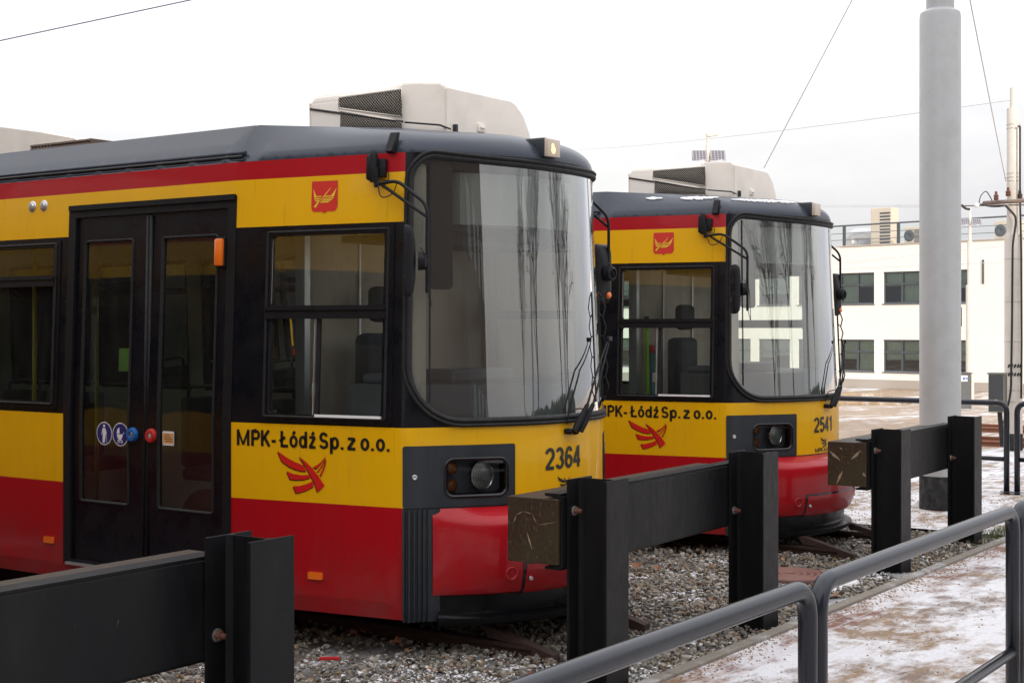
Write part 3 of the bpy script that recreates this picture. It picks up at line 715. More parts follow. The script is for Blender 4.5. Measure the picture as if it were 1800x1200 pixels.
    for sg in (-1, 1):
        pb = Vector(P(sg * .60, .9)) + Vector(N(sg * .60, .9)) * .130 * bm_(.6); pb.z = .505
        bm = bmesh.new(); lathe(bm, [(0, .002), (.024, .002), (.028, .012), (.036, .016), (.042, .013), (.046, .0)], 24, M4=frame_mat(pb, Vector(N(sg * .60, .9)) + Vector((0, 0, -.06)))); objb('towing_eye_cap', bm, M['red'], bp, smooth=True)
        pb = Vector(P(sg * .485, .9)) + Vector(N(sg * .485, .9)) * .139; pb.z = .470
        bm = bmesh.new(); lathe(bm, [(0, .004), (.005, .004), (.006, .010), (.012, .010), (.013, 0)], 16, M4=frame_mat(pb, N(sg * .485, .9))); objb('hatch_bolt', bm, M['alu'], bp)
    bsweep('front_skirt', [(.0, .395), (.045, .39), (.050, .34), (.045, .285), (.055, .270), (.095, .262), (.115, .250), (.112, .225), (.085, .205), (.0, .20)], -1.0, 1.0, M['skirt'], root, bm_)
    bm = bmesh.new(); bx(bm, -1.0, 1.0, 1.0, 8.1, .25, .33); bx(bm, -.7, .7, .45, 1.0, .24, .33); objb('underframe', bm, M['cabdark'], root)
    for y in (1.9, 3.7, 6.6):
        for sg in (-1, 1):
            bm = bmesh.new(); lathe(bm, [(0, -.06), (.28, -.06), (.31, -.04), (.31, .05), (.33, .06), (0, .07)], 28, M4=frame_mat((sg * .50, y, .34), (-sg, 0, 0))); objb('wheel', bm, M['rust'], root, autosm=.6)
    # wipers on the far half of the windscreen
    wp = empty('wiper', parent=root)
    bm = bmesh.new()
    for k, (ds_, zz) in enumerate(((0, 0), (.065, -.005))):
        b0 = sp(-.085 + ds_, 1.305 + zz, .055); b1 = sp(.02 + ds_, 1.46, .085); b2 = sp(.155 + ds_, 1.67, .085); b3 = sp(.40 + ds_ * .9, 1.86, .075)
        tube(bm, [b0, b0 + (b1 - b0) * .35, b1], [.018, .021, .013], 8); tube(bm, [b1, b2, b3], [.008, .006, .005], 8)
        lathe(bm, [(.0, .0), (.017, .0), (.02, .03), (.014, .05), (0, .05)], 14, M4=frame_mat(sp(-.105 + ds_, 1.303 + zz, .0), N(0, 1.3)))
    bx(bm, -.02, .075, -.014, .014, .07, .09, .004, M4=frame_mat(sp(.385, 1.86, 0), N(.385, 1.86), (1, 0, 0)))
    objb('wiper_arm', bm, M['plastic'], wp, autosm=.9)
    bm = bmesh.new()
    blade = [sp(.395 + .02 * math.sin(i), 1.46 + i * .0705, .035) for i in range(11)]; blade = [sp(.405, 1.46 + i * .0705, .020) for i in range(11)]; back = [sp(.405, 1.50 + i * .0625, .045 + .018 * (i % 2)) for i in range(11)]
    tube(bm, blade, .008, 6); tube(bm, back, .006, 6)
    for i in range(0, 11, 2): tube(bm, [blade[i], back[i]], .005, 6)
    objb('wiper_blade', bm, M['rubber'], wp)
    bm = bmesh.new(); tube(bm, fillet([sp(-.12, 1.345, .02), sp(-.115, 1.43, .04), sp(-.03, 1.44, .07), sp(0.02, 1.42, .09)], .03), .004, 6); objb('washer_hose', bm, M['rubber'], wp)
    # roof indicator lamp, horn block
    bm = bmesh.new(); p0 = sp(-.175, 3.03, 0); bx(bm, -.075, .075, -.045, .20, -.055, .068, .02, M4=Matrix.Translation(p0)); rl = objb('roof_lamp', bm, M['darkgrey'], root, autosm=.5)
    bm = bmesh.new(); bx(bm, -.068, .068, -.068, -.03, -.050, .060, .010, M4=Matrix.Translation(p0)); objb('lens', bm, M['roof_lens'], rl, autosm=.5)
    M4 = frame_mat(sp(-1.30, 3.01, .0), (-1, -.1, 0.25), (0, -1, 0)); bm = bmesh.new(); V8 = [(-.028, -.055, 0), (.028, -.055, 0), (.028, .075, 0), (-.028, .075, 0), (-.022, -.055, .05), (.022, -.055, .05), (.026, .07, .018), (-.026, .07, .018)]
    vs = [bm.verts.new(M4 @ Vector(v)) for v in V8]
    for f in ((0, 1, 5, 4), (1, 2, 6, 5), (2, 3, 7, 6), (3, 0, 4, 7), (4, 5, 6, 7), (0, 3, 2, 1)): bm.faces.new([vs[i] for i in f])
    objb('roof_hook', bm, M['plastic'], root)
    # air conditioning unit
    z0, sec = 3.12, [(-.50, 3.12), (-.50, 3.40), (-.485, 3.445), (-.455, 3.470), (-.40, 3.478), (.10, 3.470), (.38, 3.452), (.48, 3.425), (.57, 3.36), (.64, 3.26), (.66, 3.20), (.66, 3.12)]
    bm = bmesh.new(); prism(bm, sec, 'y', .78, 1.74)
    def cut(co, no):
        r = bmesh.ops.bisect_plane(bm, geom=bm.verts[:] + bm.edges[:] + bm.faces[:], plane_co=co, plane_no=no, clear_outer=True)
        bmesh.ops.holes_fill(bm, edges=[e for e in bm.edges if len(e.link_faces) == 1])
    cut((-.50, .94, 0), (-.75, -.66, .02)); cut((-.4, .78, 3.44), (0, -1, .9)); cut((0, 1.74, 3.40), (0, .8, .6))
    bmesh.ops.remove_doubles(bm, verts=bm.verts[:], dist=.004)
    bmesh.ops.bevel(bm, geom=[e for e in bm.edges if len(e.link_faces) == 2 and e.calc_face_angle(0) > .3 and max(v.co.z for v in e.verts) > 3.15], offset=.045, segments=5, affect='EDGES', clamp_overlap=True)
    ac = objb('air_conditioner', bm, M['cream'], root, autosm=math.radians(30))
    bm = bmesh.new(); tube(bm, [(-.503, 1.735, 3.368), (-.503, .955, 3.222)], .008, 6); tube(bm, [(-.497, .945, 3.218), (-.345, .783, 3.205), (-.24, .782, 3.192)], .006, 6); objb('lid_seam', bm, M['cabdark'], ac)
    for gi, q4 in enumerate(([(1.485, 3.352), (1.485, 3.422), (.962, 3.428), (.962, 3.252)], [(1.47, 3.20), (1.47, 3.335), (.962, 3.222), (.962, 3.17)])):
        bm = bmesh.new(); bm.faces.new([bm.verts.new((-.502, y, z)) for y, z in q4]); g = objb('vent', bm, M['cabdark'], ac)
        bm = bmesh.new(); ys = [p[0] for p in q4]; zs_ = [p[1] for p in q4]
        def inside(y, z): return pin((y, z), q4)
        for sgn in (1, -1):
            c = -3.0
            while c < 4:
                pts = [(y_, c + sgn * (y_ - 1.2)) for y_ in [.96 + i * .004 for i in range(133)]]
                run = [p for p in pts if inside(*p)]
                if len(run) > 2: tube(bm, [(-.505 - .001 * sgn, run[0][0], run[0][1] + 0), (-.505 - .001 * sgn, run[-1][0], run[-1][1])], .0019, 4)
                c += .021
        objb('vent_mesh', bm, M['mesh_metal'], g)
        bm = bmesh.new(); tube(bm, [(-.503, y, z) for y, z in q4] + [(-.503, *q4[0])], .006, 6); objb('vent_rim', bm, M['cream'], g)
    bm = bmesh.new(); bx(bm, .045, .125, .765, .785, 3.205, 3.262, .008); bx(bm, .062, .108, .758, .772, 3.228, 3.242, .004); objb('latch', bm, M['cream'], ac, autosm=.6)
    bm = bmesh.new(); bx(bm, -.215, -.19, .755, .785, 3.17, 3.225, .004); bx(bm, .64, .67, .80, .84, 3.15, 3.19, .004); objb('clip', bm, M['darkgrey'], ac)
    # equipment further back on the roof
    bm = bmesh.new(); bx(bm, -.65, .30, 3.75, 4.45, 3.14, 3.312, .006)
    rb = objb('resistor_box', bm, M['rust_box'], root)
    bm = bmesh.new()
    for k in range(6): bx(bm, -.662, -.648, 3.76, 4.44, 3.175 + k * .024, 3.183 + k * .024)
    for k in range(7): bx(bm, -.66, -.652, 4.20 + k * .036, 4.208 + k * .036, 3.17, 3.305)
    objb('grille', bm, M['mesh_brown'], rb)
    bm = bmesh.new(); prism(bm, [(3.9, 3.14), (3.95, 3.315), (4.10, 3.350), (4.5, 3.425), (5.0, 3.505), (5.6, 3.56), (7.2, 3.58), (7.3, 3.5), (7.3, 3.14)], 'x', -.52, .72)
    bmesh.ops.bevel(bm, geom=[e for e in bm.edges if abs(e.verts[0].co.x - e.verts[1].co.x) < .01 and e.verts[0].co.z > 3.2 and e.verts[1].co.z > 3.2], offset=.05, segments=3, affect='EDGES')
    objb('roof_fairing', bm, M['cream'], root, autosm=.5)
    # interior
    bm = bmesh.new(); bx(bm, -1.10, 1.10, 1.2, 8.1, .30, .36); bx(bm, -.95, .95, .5, 1.2, .30, .80); objb('floor', bm, M['cabdark'], root)
    bm = bmesh.new(); bx(bm, -1.0, 1.0, 1.0, 8.05, 2.62, 2.66); objb('ceiling', bm, M['inner'], root)
    bm = bmesh.new(); bx(bm, -.78, 1.08, 1.50, 1.53, .36, 2.62); objb('cab_partition', bm, M['cabwall'], root)
    bm = bmesh.new(); bx(bm, -.83, -.78, 1.48, 1.56, .36, 2.62); bx(bm, -.30, -.285, 1.485, 1.50, .36, 2.6); bx(bm, .30, .32, 1.485, 1.50, .36, 2.6); objb('cab_post', bm, M['alu'], root)
    bm = bmesh.new(); bx(bm, -1.08, -.83, 1.50, 1.53, .36, 1.30); objb('cab_bulkhead', bm, M['cabdark'], root)
    bm = bmesh.new(); bx(bm, -1.085, -1.06, 1.70, 1.90, 2.0, 2.45); objb('curtain', bm, M['blind'], root)
    pts = []
    for s_ in [i * .07 - 1.19 for i in range(35)]: p = P(s_, 1.5); n = N(s_, 1.5); pts.append((p[0] - n[0] * .07, p[1] - n[1] * .07))
    bm = bmesh.new(); prism(bm, pts + [(1.0, .95), (.45, 1.0), (.3, .75), (-.6, .75), (-.75, 1.0), (-1.02, .95)], 'z', .8, 1.60)
    bx(bm, -.55, .1, .52, .80, 1.60, 1.68, .02); bx(bm, -.9, -.7, .62, .95, 1.60, 1.66, .02); objb('dashboard', bm, M['dash'], root)
    bm = bmesh.new(); bx(bm, -.55, -.12, .88, 1.30, .80, .92, .04); bx(bm, -.54, -.13, 1.20, 1.34, .92, 1.90, .05); se = objb('driver_seat', bm, M['seat'], root, autosm=.6)
    bm = bmesh.new(); bx(bm, -.46, -.20, 1.20, 1.30, 1.97, 2.20, .045, seg=3); objb('headrest', bm, M['seat'], se, autosm=.6)
    bm = bmesh.new(); tube(bm, [(-.95, 1.62, 1.40), (-.95, 1.62, 1.42)], .01, 6); bx(bm, -1.08, -1.06, 1.15, 1.19, 1.52, 1.60, .003); objb('card', bm, M['white'], root)
    bm = bmesh.new()   # destination display behind the top of the windscreen
    pts = [];
    for s_ in [i * .08 - .80 for i in range(21)]: p = P(s_, 2.75); n = N(s_, 2.75); pts.append((p[0] - n[0] * .14, p[1] - n[1] * .14))
    prism(bm, pts + [(p[0], p[1] + .06) for p in pts[::-1]], 'z', 2.55, 2.86); dd = objb('destination_display', bm, M['display'], root)
    bm = bmesh.new(); bx(bm, -.72, .72, .55, 1.2, 2.87, 2.90); bx(bm, -.80, .80, .75, 1.2, 2.46, 2.50)
    objb('cab_canopy', bm, M['cabdark'], root)
    surf('corner_strip', rr(-1.15, -1.052, 1.47, 2.90, .03, 3), [], -.06, M['corner_cream'], root)  # plain cream strip set just inside the corner glass
    surf('cab_pillar', rr(-1.036, -.885, 2.16, 2.93, .03, 3), [], -.05, M['cabdark'], root)
    for x in (-.68, .68):
        for y in (2.75, 3.6, 5.1, 5.9, 6.7, 7.5):
            if x < 0 and y < 5: continue
            bm = bmesh.new(); bx(bm, x - .22, x + .22, y, y + .42, .72, .82, .03); bx(bm, x - .22, x + .22, y + .36, y + .44, .82, 1.38, .035)
            st = objb('passenger_seat', bm, M['seat'], root, autosm=.6)
            bm = bmesh.new(); tube(bm, fillet([(x - .16, y + .40, 1.36), (x - .16, y + .40, 1.46), (x + .16, y + .40, 1.46), (x + .16, y + .40, 1.36)], .06), .014, 8); objb('grab_rail', bm, M['plastic'], st)
    for x, y in ((-.45, 2.15), (.45, 2.6), (-.5, 4.6), (.42, 5.0)):
        bm = bmesh.new(); tube(bm, [(x, y, .36), (x, y, 2.62)], .017, 10); objb('handrail', bm, M['pole_yellow'], root)
    bm = bmesh.new()
    # gangway and rear car
    for k in range(14):
        y = 8.2 + k * .055; o = .04 if k % 2 else 0
        pl = [(-1.14 + o, .32), (1.14 - o, .32), (1.16 - o, 1.4), (1.10 - o, 2.95), (.85, 3.12 - o), (-.85, 3.12 - o), (-1.10 + o, 2.95), (-1.16 + o, 1.4)]; prism(bm, pl, 'y', y, y + .05)
    objb('gangway_bellows', bm, M['rubber'], root)
    rc = empty('rear_car', (0, 8.95, 0), parent=root)
    cs = [P(-5, z)[0::2] for z in (.36, .893, 1.355, 2.55, 2.842, 2.955, 3.25)]; bands = ['red', 'yellow', 'black', 'yellow', 'red', 'grey']; lst = [M[b] for b in ('red', 'yellow', 'black', 'grey')]
    V = []; F = []; mi = []
    for y in (0, 8.0):
        for c in cs: V.append((c[0], y, c[1]))
        for c in cs[::-1]: V.append((-c[0], y, c[1]))
    for i in range(13):
        F.append((i + 14, i, i + 1, i + 15)); j = i if i < 6 else (None if i == 6 else 12 - i); mi.append(3 if j is None else {'red': 0, 'yellow': 1, 'black': 2, 'grey': 3}[bands[j]])
    F += [tuple(range(14)), tuple(range(14, 28))[::-1]]; mi += [2, 2]
    objm('car_body', V, F, lst, rc, mi)
    for k in range(5):
        for sg in (-1, 1):
            a_ = .3 + k * 1.5; c = cs[2]; d = cs[3]
            zt_, zb_ = 2.45, 1.47; xb = c[0] + (d[0] - c[0]) * .1; xt = c[0] + (d[0] - c[0]) * .92
            objm('window', [(-sg * (xb - .004), a_, zb_), (-sg * (xb - .004), a_ + 1.25, zb_), (-sg * (xt - .004), a_ + 1.25, zt_), (-sg * (xt - .004), a_, zt_)], [(0, 1, 2, 3)], M['gloss_black'], rc)
    # mirrors
    mirror(root, (-1.10, .29), 2.63, 2.13, (-1.39, 2.865), ((.62, -.78, 0), (-.082, .098, .18)), -1, -1)
    mirror(root, (1.10, .42), 2.70, 2.33, (1.39, 2.93), ((-.10, -1, 0), (-.03, .06, -.02)), 1, 1)
    return root
_once = {}
def pbr_once(n, c, **k):
    if n not in _once: _once[n] = pbr(n, c, **k)
    return _once[n]
def add_number(root, s):
    V, F = strokes(s, .132, .168, .350); decal('fleet_number', V, F, -.290, 1.078, .0035, M['inkfront'], root, sub=0)
    logo(root, -.185, 1.035, .13, .095, M['inkfront'], None, sub=1, nm='front_emblem')
    V, F = strokes("MPK-LOdZ", .036, .15, .30); decal('front_lettering', V, F, -.27, .905, .003, M['inkfront'], root)
def rename_prune(o):
    return o
def headlens():
    m, t, b = newmat('headlamp_lens'); v = coords(t); w = t.nodes.new('ShaderNodeTexWave'); w.bands_direction = 'X'; w.inputs['Scale'].default_value = 22; w.inputs['Distortion'].default_value = 1.5; L(t, v, w.inputs['Vector'])
    n = noise(t, 9, 4, .6, v, 1.0); a = mixc(t, ramp(t, n.outputs['Fac'], .35, (0,) * 3, .65, (1,) * 3), (.16, .17, .17), (.66, .68, .66)); L(t, mixc(t, math_(t, 'MULTIPLY', w.outputs['Fac'], .35), a, (.30, .31, .31)), b.inputs['Base Color'])
    b.inputs['Metallic'].default_value = .35; b.inputs['Roughness'].default_value = .15; bump(t, b, w.outputs['Fac'], .4, .004); return m
M['headlens'] = headlens()
M['corner_cream'] = pbr('cream_strip', (.72, .66, .56), .5)
M['lens'] = glass('lens_glass', (.85, .87, .88), 1.6, .05)
M['amber_dark'] = pbr('amber_dark', (.28, .09, .03), .25)
M['mesh_metal'] = pbr('mesh_metal', (.42, .38, .32), .5, metal=.3); M['mesh_brown'] = pbr('mesh_brown', (.20, .15, .12), .6)
M['rust_box'] = pbr('rusty_box', (.11, .075, .05), .7, dirt=.4, dirtcol=(.22, .14, .08), scale=12)
M['display'] = pbr('display_glass', (.36, .38, .36), .12, rvar=.03)
def lens_mat():
    m, t, b = newmat('roof_lamp_lens'); n = noise(t, 6.5, 2, .4, coords(t))
    b.inputs['Base Color'].default_value = (.55, .47, .38, 1); b.inputs['Roughness'].default_value = .25; return m
M['roof_lens'] = lens_mat()
# ================================================================= GROUND
def gz(x, y):
    d = x * CC + y * SN; k = min(1, max(0, (d - 26) / 36)); return -.9 * k * k * (3 - 2 * k) 
def snow_mask(t, v, scale, lo, hi, dist=.6):
    a = noise(t, scale, 8, .68, v, dist); b = noise(t, scale * .23, 4, .5, v); c = math_(t, 'ADD', math_(t, 'MULTIPLY', a.outputs['Fac'], .6), math_(t, 'MULTIPLY', b.outputs['Fac'], .4))
    return ramp(t, c, lo, (0,) * 3, hi, (1,) * 3)
SNOW = (.70, .71, .74)
def yard_mat():
    m, t, b = newmat('sandy_yard'); v = coords(t, (.35, 1.1, 1), rot=(0, 0, -ANG)) ; v0 = coords(t)
    n = noise(t, 3, 8, .7, v0); sand = mixc(t, ramp(t, n.outputs['Fac'], .3, (0,) * 3, .75, (1,) * 3), (.24, .165, .105), (.42, .33, .25))
    k = snow_mask(t, v, 1.3, .51, .60); L(t, mixc(t, k, sand, SNOW), b.inputs['Base Color']); b.inputs['Roughness'].default_value = .8
    bump(t, b, noise(t, 12, 8, .75, v0).outputs['Fac'], .6, .03); return m
def paving_mat(edge=99.):
    m, t, b = newmat('snowy_paving'); v0 = coords(t)
    br = t.nodes.new('ShaderNodeTexBrick'); br.inputs['Scale'].default_value = 1; br.inputs['Brick Width'].default_value = .20; br.inputs['Row Height'].default_value = .10; br.inputs['Mortar Size'].default_value = .006
    br.inputs['Color1'].default_value = (.17, .12, .10, 1); br.inputs['Color2'].default_value = (.22, .17, .14, 1); br.inputs['Mortar'].default_value = (.28, .26, .24, 1)
    L(t, v0, br.inputs['Vector'])
    be = t.nodes.new('ShaderNodeTexBrick'); be.inputs['Scale'].default_value = 1; be.inputs['Brick Width'].default_value = .20; be.inputs['Row Height'].default_value = .10; be.inputs['Mortar Size'].default_value = .006
    be.inputs['Color1'].default_value = (.14, .050, .038, 1); be.inputs['Color2'].default_value = (.20, .085, .06, 1); be.inputs['Mortar'].default_value = (.38, .37, .36, 1); L(t, v0, be.inputs['Vector'])
    xyz = t.nodes.new('ShaderNodeSeparateXYZ'); L(t, v0, xyz.inputs[0]); ef = math_(t, 'GREATER_THAN', xyz.outputs[1], edge)
    n = noise(t, 9, 8, .75, v0, .6); sand = mixc(t, ramp(t, n.outputs['Fac'], .35, (0,) * 3, .7, (1,) * 3), (.17, .105, .06), (.34, .245, .16))
    sm = snow_mask(t, v0, 1.7, .44, .52, .4); base = mixc(t, math_(t, 'MULTIPLY', sm, math_(t, 'SUBTRACT', 1, math_(t, 'MULTIPLY', ef, .35))), mixc(t, ef, br.outputs['Color'], be.outputs['Color']), sand)
    k = snow_mask(t, coords(t, (.8, 1.3, 1), rot=(0, 0, .1)), 5.5, .42, .54, .15)
    grain = noise(t, 60, 6, .8, v0); sn = mixc(t, ramp(t, grain.outputs['Fac'], .42, (0,) * 3, .7, (.6,) * 3), SNOW, (.44, .38, .33))
    # joints stay visible through the thin snow
    jm = math_(t, 'SUBTRACT', 1.0, math_(t, 'MULTIPLY', br.outputs['Fac'], .0))
    L(t, mixc(t, math_(t, 'MULTIPLY', k, math_(t, 'SUBTRACT', .93, math_(t, 'MULTIPLY', ef, .12))), base, sn), b.inputs['Base Color']); b.inputs['Roughness'].default_value = .82
    h = math_(t, 'ADD', math_(t, 'MULTIPLY', noise(t, 38, 8, .75, v0).outputs['Fac'], .8), math_(t, 'MULTIPLY', br.outputs['Fac'], -.5)); bump(t, b, h, .7, .012); return m
def edge_mat():
    m, t, b = newmat('red_edge_bricks'); v0 = coords(t, (1, 1, 1))
    br = t.nodes.new('ShaderNodeTexBrick'); br.inputs['Scale'].default_value = 1; br.inputs['Brick Width'].default_value = .20; br.inputs['Row Height'].default_value = .10; br.inputs['Mortar Size'].default_value = .005
    br.inputs['Color1'].default_value = (.17, .045, .035, 1); br.inputs['Color2'].default_value = (.25, .085, .065, 1); br.inputs['Mortar'].default_value = (.45, .45, .46, 1); L(t, v0, br.inputs['Vector'])
    k = snow_mask(t, coords(t, (.8, 1.3, 1)), 2.0, .46, .56, .7); n = noise(t, 30, 7, .75, v0)
    a = mixc(t, ramp(t, n.outputs['Fac'], .5, (0,) * 3, .8, (.5,) * 3), br.outputs['Color'], (.3, .22, .17))
    L(t, mixc(t, math_(t, 'MULTIPLY', k, .85), a, SNOW), b.inputs['Base Color']); b.inputs['Roughness'].default_value = .8
    bump(t, b, math_(t, 'ADD', math_(t, 'MULTIPLY', br.outputs['Fac'], -.8), math_(t, 'MULTIPLY', n.outputs['Fac'], .6)), .6, .006); return m
def ballast_mat():
    m, t, b = newmat('ballast_bed'); v0 = coords(t); n = noise(t, 35, 6, .7, v0)
    a = mixc(t, n.outputs['Fac'], (.05, .045, .04), (.17, .15, .125)); k = snow_mask(t, v0, 1.5, .50, .60, .5)
    L(t, mixc(t, math_(t, 'MULTIPLY', k, .8), a, SNOW), b.inputs['Base Color']); b.inputs['Roughness'].default_value = .9; bump(t, b, n.outputs['Fac'], .8, .02); return m
def concrete(name, c0, c1, sc=8):
    m, t, b = newmat(name); v0 = coords(t); n = noise(t, sc, 8, .7, v0); k = snow_mask(t, v0, 2.2, .52, .62, .5)
    L(t, mixc(t, math_(t, 'MULTIPLY', k, .5), mixc(t, n.outputs['Fac'], c0, c1), SNOW), b.inputs['Base Color']); b.inputs['Roughness'].default_value = .85; bump(t, b, n.outputs['Fac'], .4, .01); return m
def sheet(name, x0, x1, y0, y1, z, nx, ny, mat, f=None):
    V = [(x0 + (x1 - x0) * i / nx, y0 + (y1 - y0) * j / ny, 0) for j in range(ny + 1) for i in range(nx + 1)]; V = [(x, y, z + (f(x, y) if f else 0)) for x, y, _ in V]
    F = [(j * (nx + 1) + i, j * (nx + 1) + i + 1, (j + 1) * (nx + 1) + i + 1, (j + 1) * (nx + 1) + i) for j in range(ny) for i in range(nx)]
    return objm(name, V, F, mat, smooth=True)
tag(sheet('ground', -300, 300, -300, 300, -.06, 150, 150, yard_mat(), gz), kind='structure')
tag(sheet('ballast', -3, 13.62, 3.85, 22, -.012, 10, 20, ballast_mat()), kind='structure')
# snowy pavement beyond the last buffer stop
tag(sheet('pavement', 13.66, 22.0, 3.85, 12.0, .02, 8, 8, paving_mat()), kind='structure')
tag(sheet('platform_paving', -8, 22.0, -9.0, 3.798, .042, 20, 10, paving_mat(3.52)), kind='structure')
bm = bmesh.new(); x = -8.
while x < 13.6: bx(bm, x, x + .995, 3.80, 3.88, -.1, .062, .006); x += 1.0
tag(objb('kerb', bm, concrete('kerb_concrete', (.13, .115, .095), (.25, .22, .18))), kind='structure')
# ---- ballast stones: one uncountable mass
def ballast_stones():
    rnd = random.Random(3); base = []
    bmx = bmesh.new(); bmesh.ops.create_icosphere(bmx, subdivisions=1, radius=1)
    V0 = [v.co.copy() for v in bmx.verts]; F0 = [tuple(v.index for v in f.verts) for f in bmx.faces]; bmx.free()
    shapes = []
    for k in range(14):
        pts = []
        planes = [(Vector((rnd.gauss(0, 1), rnd.gauss(0, 1), rnd.gauss(0, 1))).normalized(), rnd.uniform(.38, .75)) for _ in range(9)]
        for v in V0:
            p = v * rnd.uniform(.8, 1.15)
            for n_, d_ in planes:
                e_ = p.dot(n_) - d_
                if e_ > 0: p = p - n_ * e_
            pts.append(Vector((p.x * rnd.uniform(.95, 1.05), p.y, p.z)))
        shapes.append(pts)
    V = []; F = []; MI = []
    def put(x, y, z, r):
        sh = shapes[rnd.randrange(14)]; b = len(V); R = Matrix.Rotation(rnd.uniform(0, 6.28), 3, 'Z') @ Matrix.Rotation(rnd.uniform(-.9, .9), 3, 'X'); sx, sy, sz = r * rnd.uniform(.75, 1.35), r * rnd.uniform(.6, 1), r * rnd.uniform(.45, .8)
        for p in sh: q = R @ Vector((p.x * sx, p.y * sy, p.z * sz)); V.append((x + q.x, y + q.y, z + q.z))
        for f in F0: F.append((f[0] + b, f[1] + b, f[2] + b))
        m = rnd.choices(range(6), (30, 22, 18, 10, 10, 6))[0]; MI.extend([m] * len(F0))
    for x0_, x1_, y0_, y1_, dens in ((3.6, 7.2, 3.90, 5.4, 1350), (7.2, 10.6, 3.90, 5.8, 1200), (10.6, 13.6, 3.90, 5.8, 750), (4.2, 13.5, 5.4, 7.6, 330), (3.0, 6.5, 5.2, 9, 200)):
        for _ in range(int((x1_ - x0_) * (y1_ - y0_) * dens)):
            x, y = rnd.uniform(x0_, x1_), rnd.uniform(y0_, y1_)
            put(x, y, rnd.uniform(-.004, .022) + .012 * math.sin(x * 2.1) * math.cos(y * 2.7), rnd.choice((.012, .015, .018, .022, .027, .033)) * rnd.uniform(.85, 1.2))
    for _ in range(500): put(rnd.uniform(5, 13.6), rnd.uniform(3.80, 3.92), rnd.uniform(.03, .06), rnd.uniform(.008, .02))
    cols = [(.21, .19, .155), (.14, .132, .12), (.29, .25, .195), (.36, .32, .28), (.25, .18, .11), (.17, .11, .075)]
    ms = []
    for i, c in enumerate(cols):
        m, t, b = newmat('stone_%s' % 'abcdef'[i]); v0 = coords(t); n = noise(t, 40, 5, .7, v0)
        a = mixc(t, n.outputs['Fac'], tuple(k * .55 for k in c), tuple(k * 1.35 for k in c))
        g = t.nodes.new('ShaderNodeNewGeometry'); sx = t.nodes.new('ShaderNodeSeparateXYZ'); L(t, g.outputs['Normal'], sx.inputs[0])
        k = snow_mask(t, v0, 1.5, .50, .60, .5); n5 = noise(t, 24, 4, .6, v0)
        up = math_(t, 'MULTIPLY', ramp(t, sx.outputs[2], .55, (0,) * 3, .8, (1,) * 3), ramp(t, math_(t, 'ADD', math_(t, 'MULTIPLY', k, .22), n5.outputs['Fac']), .60, (0,) * 3, .68, (1,) * 3))
        L(t, mixc(t, up, a, SNOW), b.inputs['Base Color']); b.inputs['Roughness'].default_value = .85; ms.append(m)
    o = objm('ballast_stones', V, F, ms, None, MI); tag(o, 'loose grey and tan track ballast stones dusted with snow', 'ballast', kind='stuff')
ballast_stones()
# ================================================================= TRAMS
TX, TY = 7.60, 4.83
t1 = make_tram((0, 0, 0))
t2 = copy_tree(t1); t0 = copy_tree(t1)
t1.location = (TX, TY, 0); t2.location = (12.198, 5.088, -.054); t2.rotation_euler = (0, 0, .030); t0.location = (TX - 4.57, TY + .45, 0)
mz = [c for c in t2.children if c.name.startswith('mirror')]
mz = max(mz, key=lambda m: max(v.co.x for c in m.children if c.type == 'MESH' for v in c.data.vertices)); mz.location = (.10, -.075, 0)
add_number(t1, "2364"); add_number(t2, "2541")
tag(t1, 'red, yellow and black tram with fleet number 2364 and a twin-leaf side door', 'tram', 'trams parked at the buffer stops')
tag(t2, 'red, yellow and black tram number 2541 with snow on its roof edge', 'tram', 'trams parked at the buffer stops')
tag(t0, 'tram mostly outside the left edge, behind the leftmost buffer stop', 'tram', 'trams parked at the buffer stops')
for ch in list(t0.children):
    if ch.name.split('.')[0] == 'mirror':
        for c2 in list(ch.children): bpy.data.objects.remove(c2)
        bpy.data.objects.remove(ch)
# lit turn signal bulb behind the roof lens of the first tram
def glow_mat():
    m, t, b = newmat('lamp_glow'); b.inputs['Emission Color'].default_value = (1, .55, .18, 1); b.inputs['Emission Strength'].default_value = 2.2; b.inputs['Base Color'].default_value = (.8, .5, .2, 1); return m
rl = [c for c in t1.children if c.name.startswith('roof_lamp')][0]
bm = bmesh.new(); p0 = sp(-.175, 3.03, 0)
bmesh.ops.create_icosphere(bm, subdivisions=2, radius=1, matrix=Matrix.Translation(p0 + Vector((-.012, -.066, -.008))) @ Matrix.Diagonal((.024, .006, .026, 1)))
bmesh.ops.create_icosphere(bm, subdivisions=2, radius=1, matrix=Matrix.Translation(p0 + Vector((-.018, -.066, .016))) @ Matrix.Diagonal((.016, .005, .018, 1)))
objb('bulb_glow', bm, glow_mat(), rl, smooth=True)
# snow lying on the second tram's roof edge
rnd = random.Random(5)
M['snow'] = pbr('snow', (.80, .81, .84), .8, bmp=.4, bs=60)
for a, b_, zz, hh in ((-1.60, -1.22, 3.15, .035), (-1.10, -.30, 3.115, .028), (-1.95, -1.78, 3.16, .02)):
    n = int((b_ - a) / .02); lo = [(a + (b_ - a) * i / n, zz - hh * (.25 + .75 * rnd.random()) * math.sin(math.pi * (i + .4) / (n + .8)) ** .5) for i in range(n + 1)]; up = [(a + (b_ - a) * i / n, min(3.24, zz + hh * (.3 + .6 * rnd.random()) * math.sin(math.pi * (i + .4) / (n + .8)) ** .5)) for i in range(n, -1, -1)]
    surf('roof_snow', lo + up, [], .009, M['snow'], t2, depth=.009)
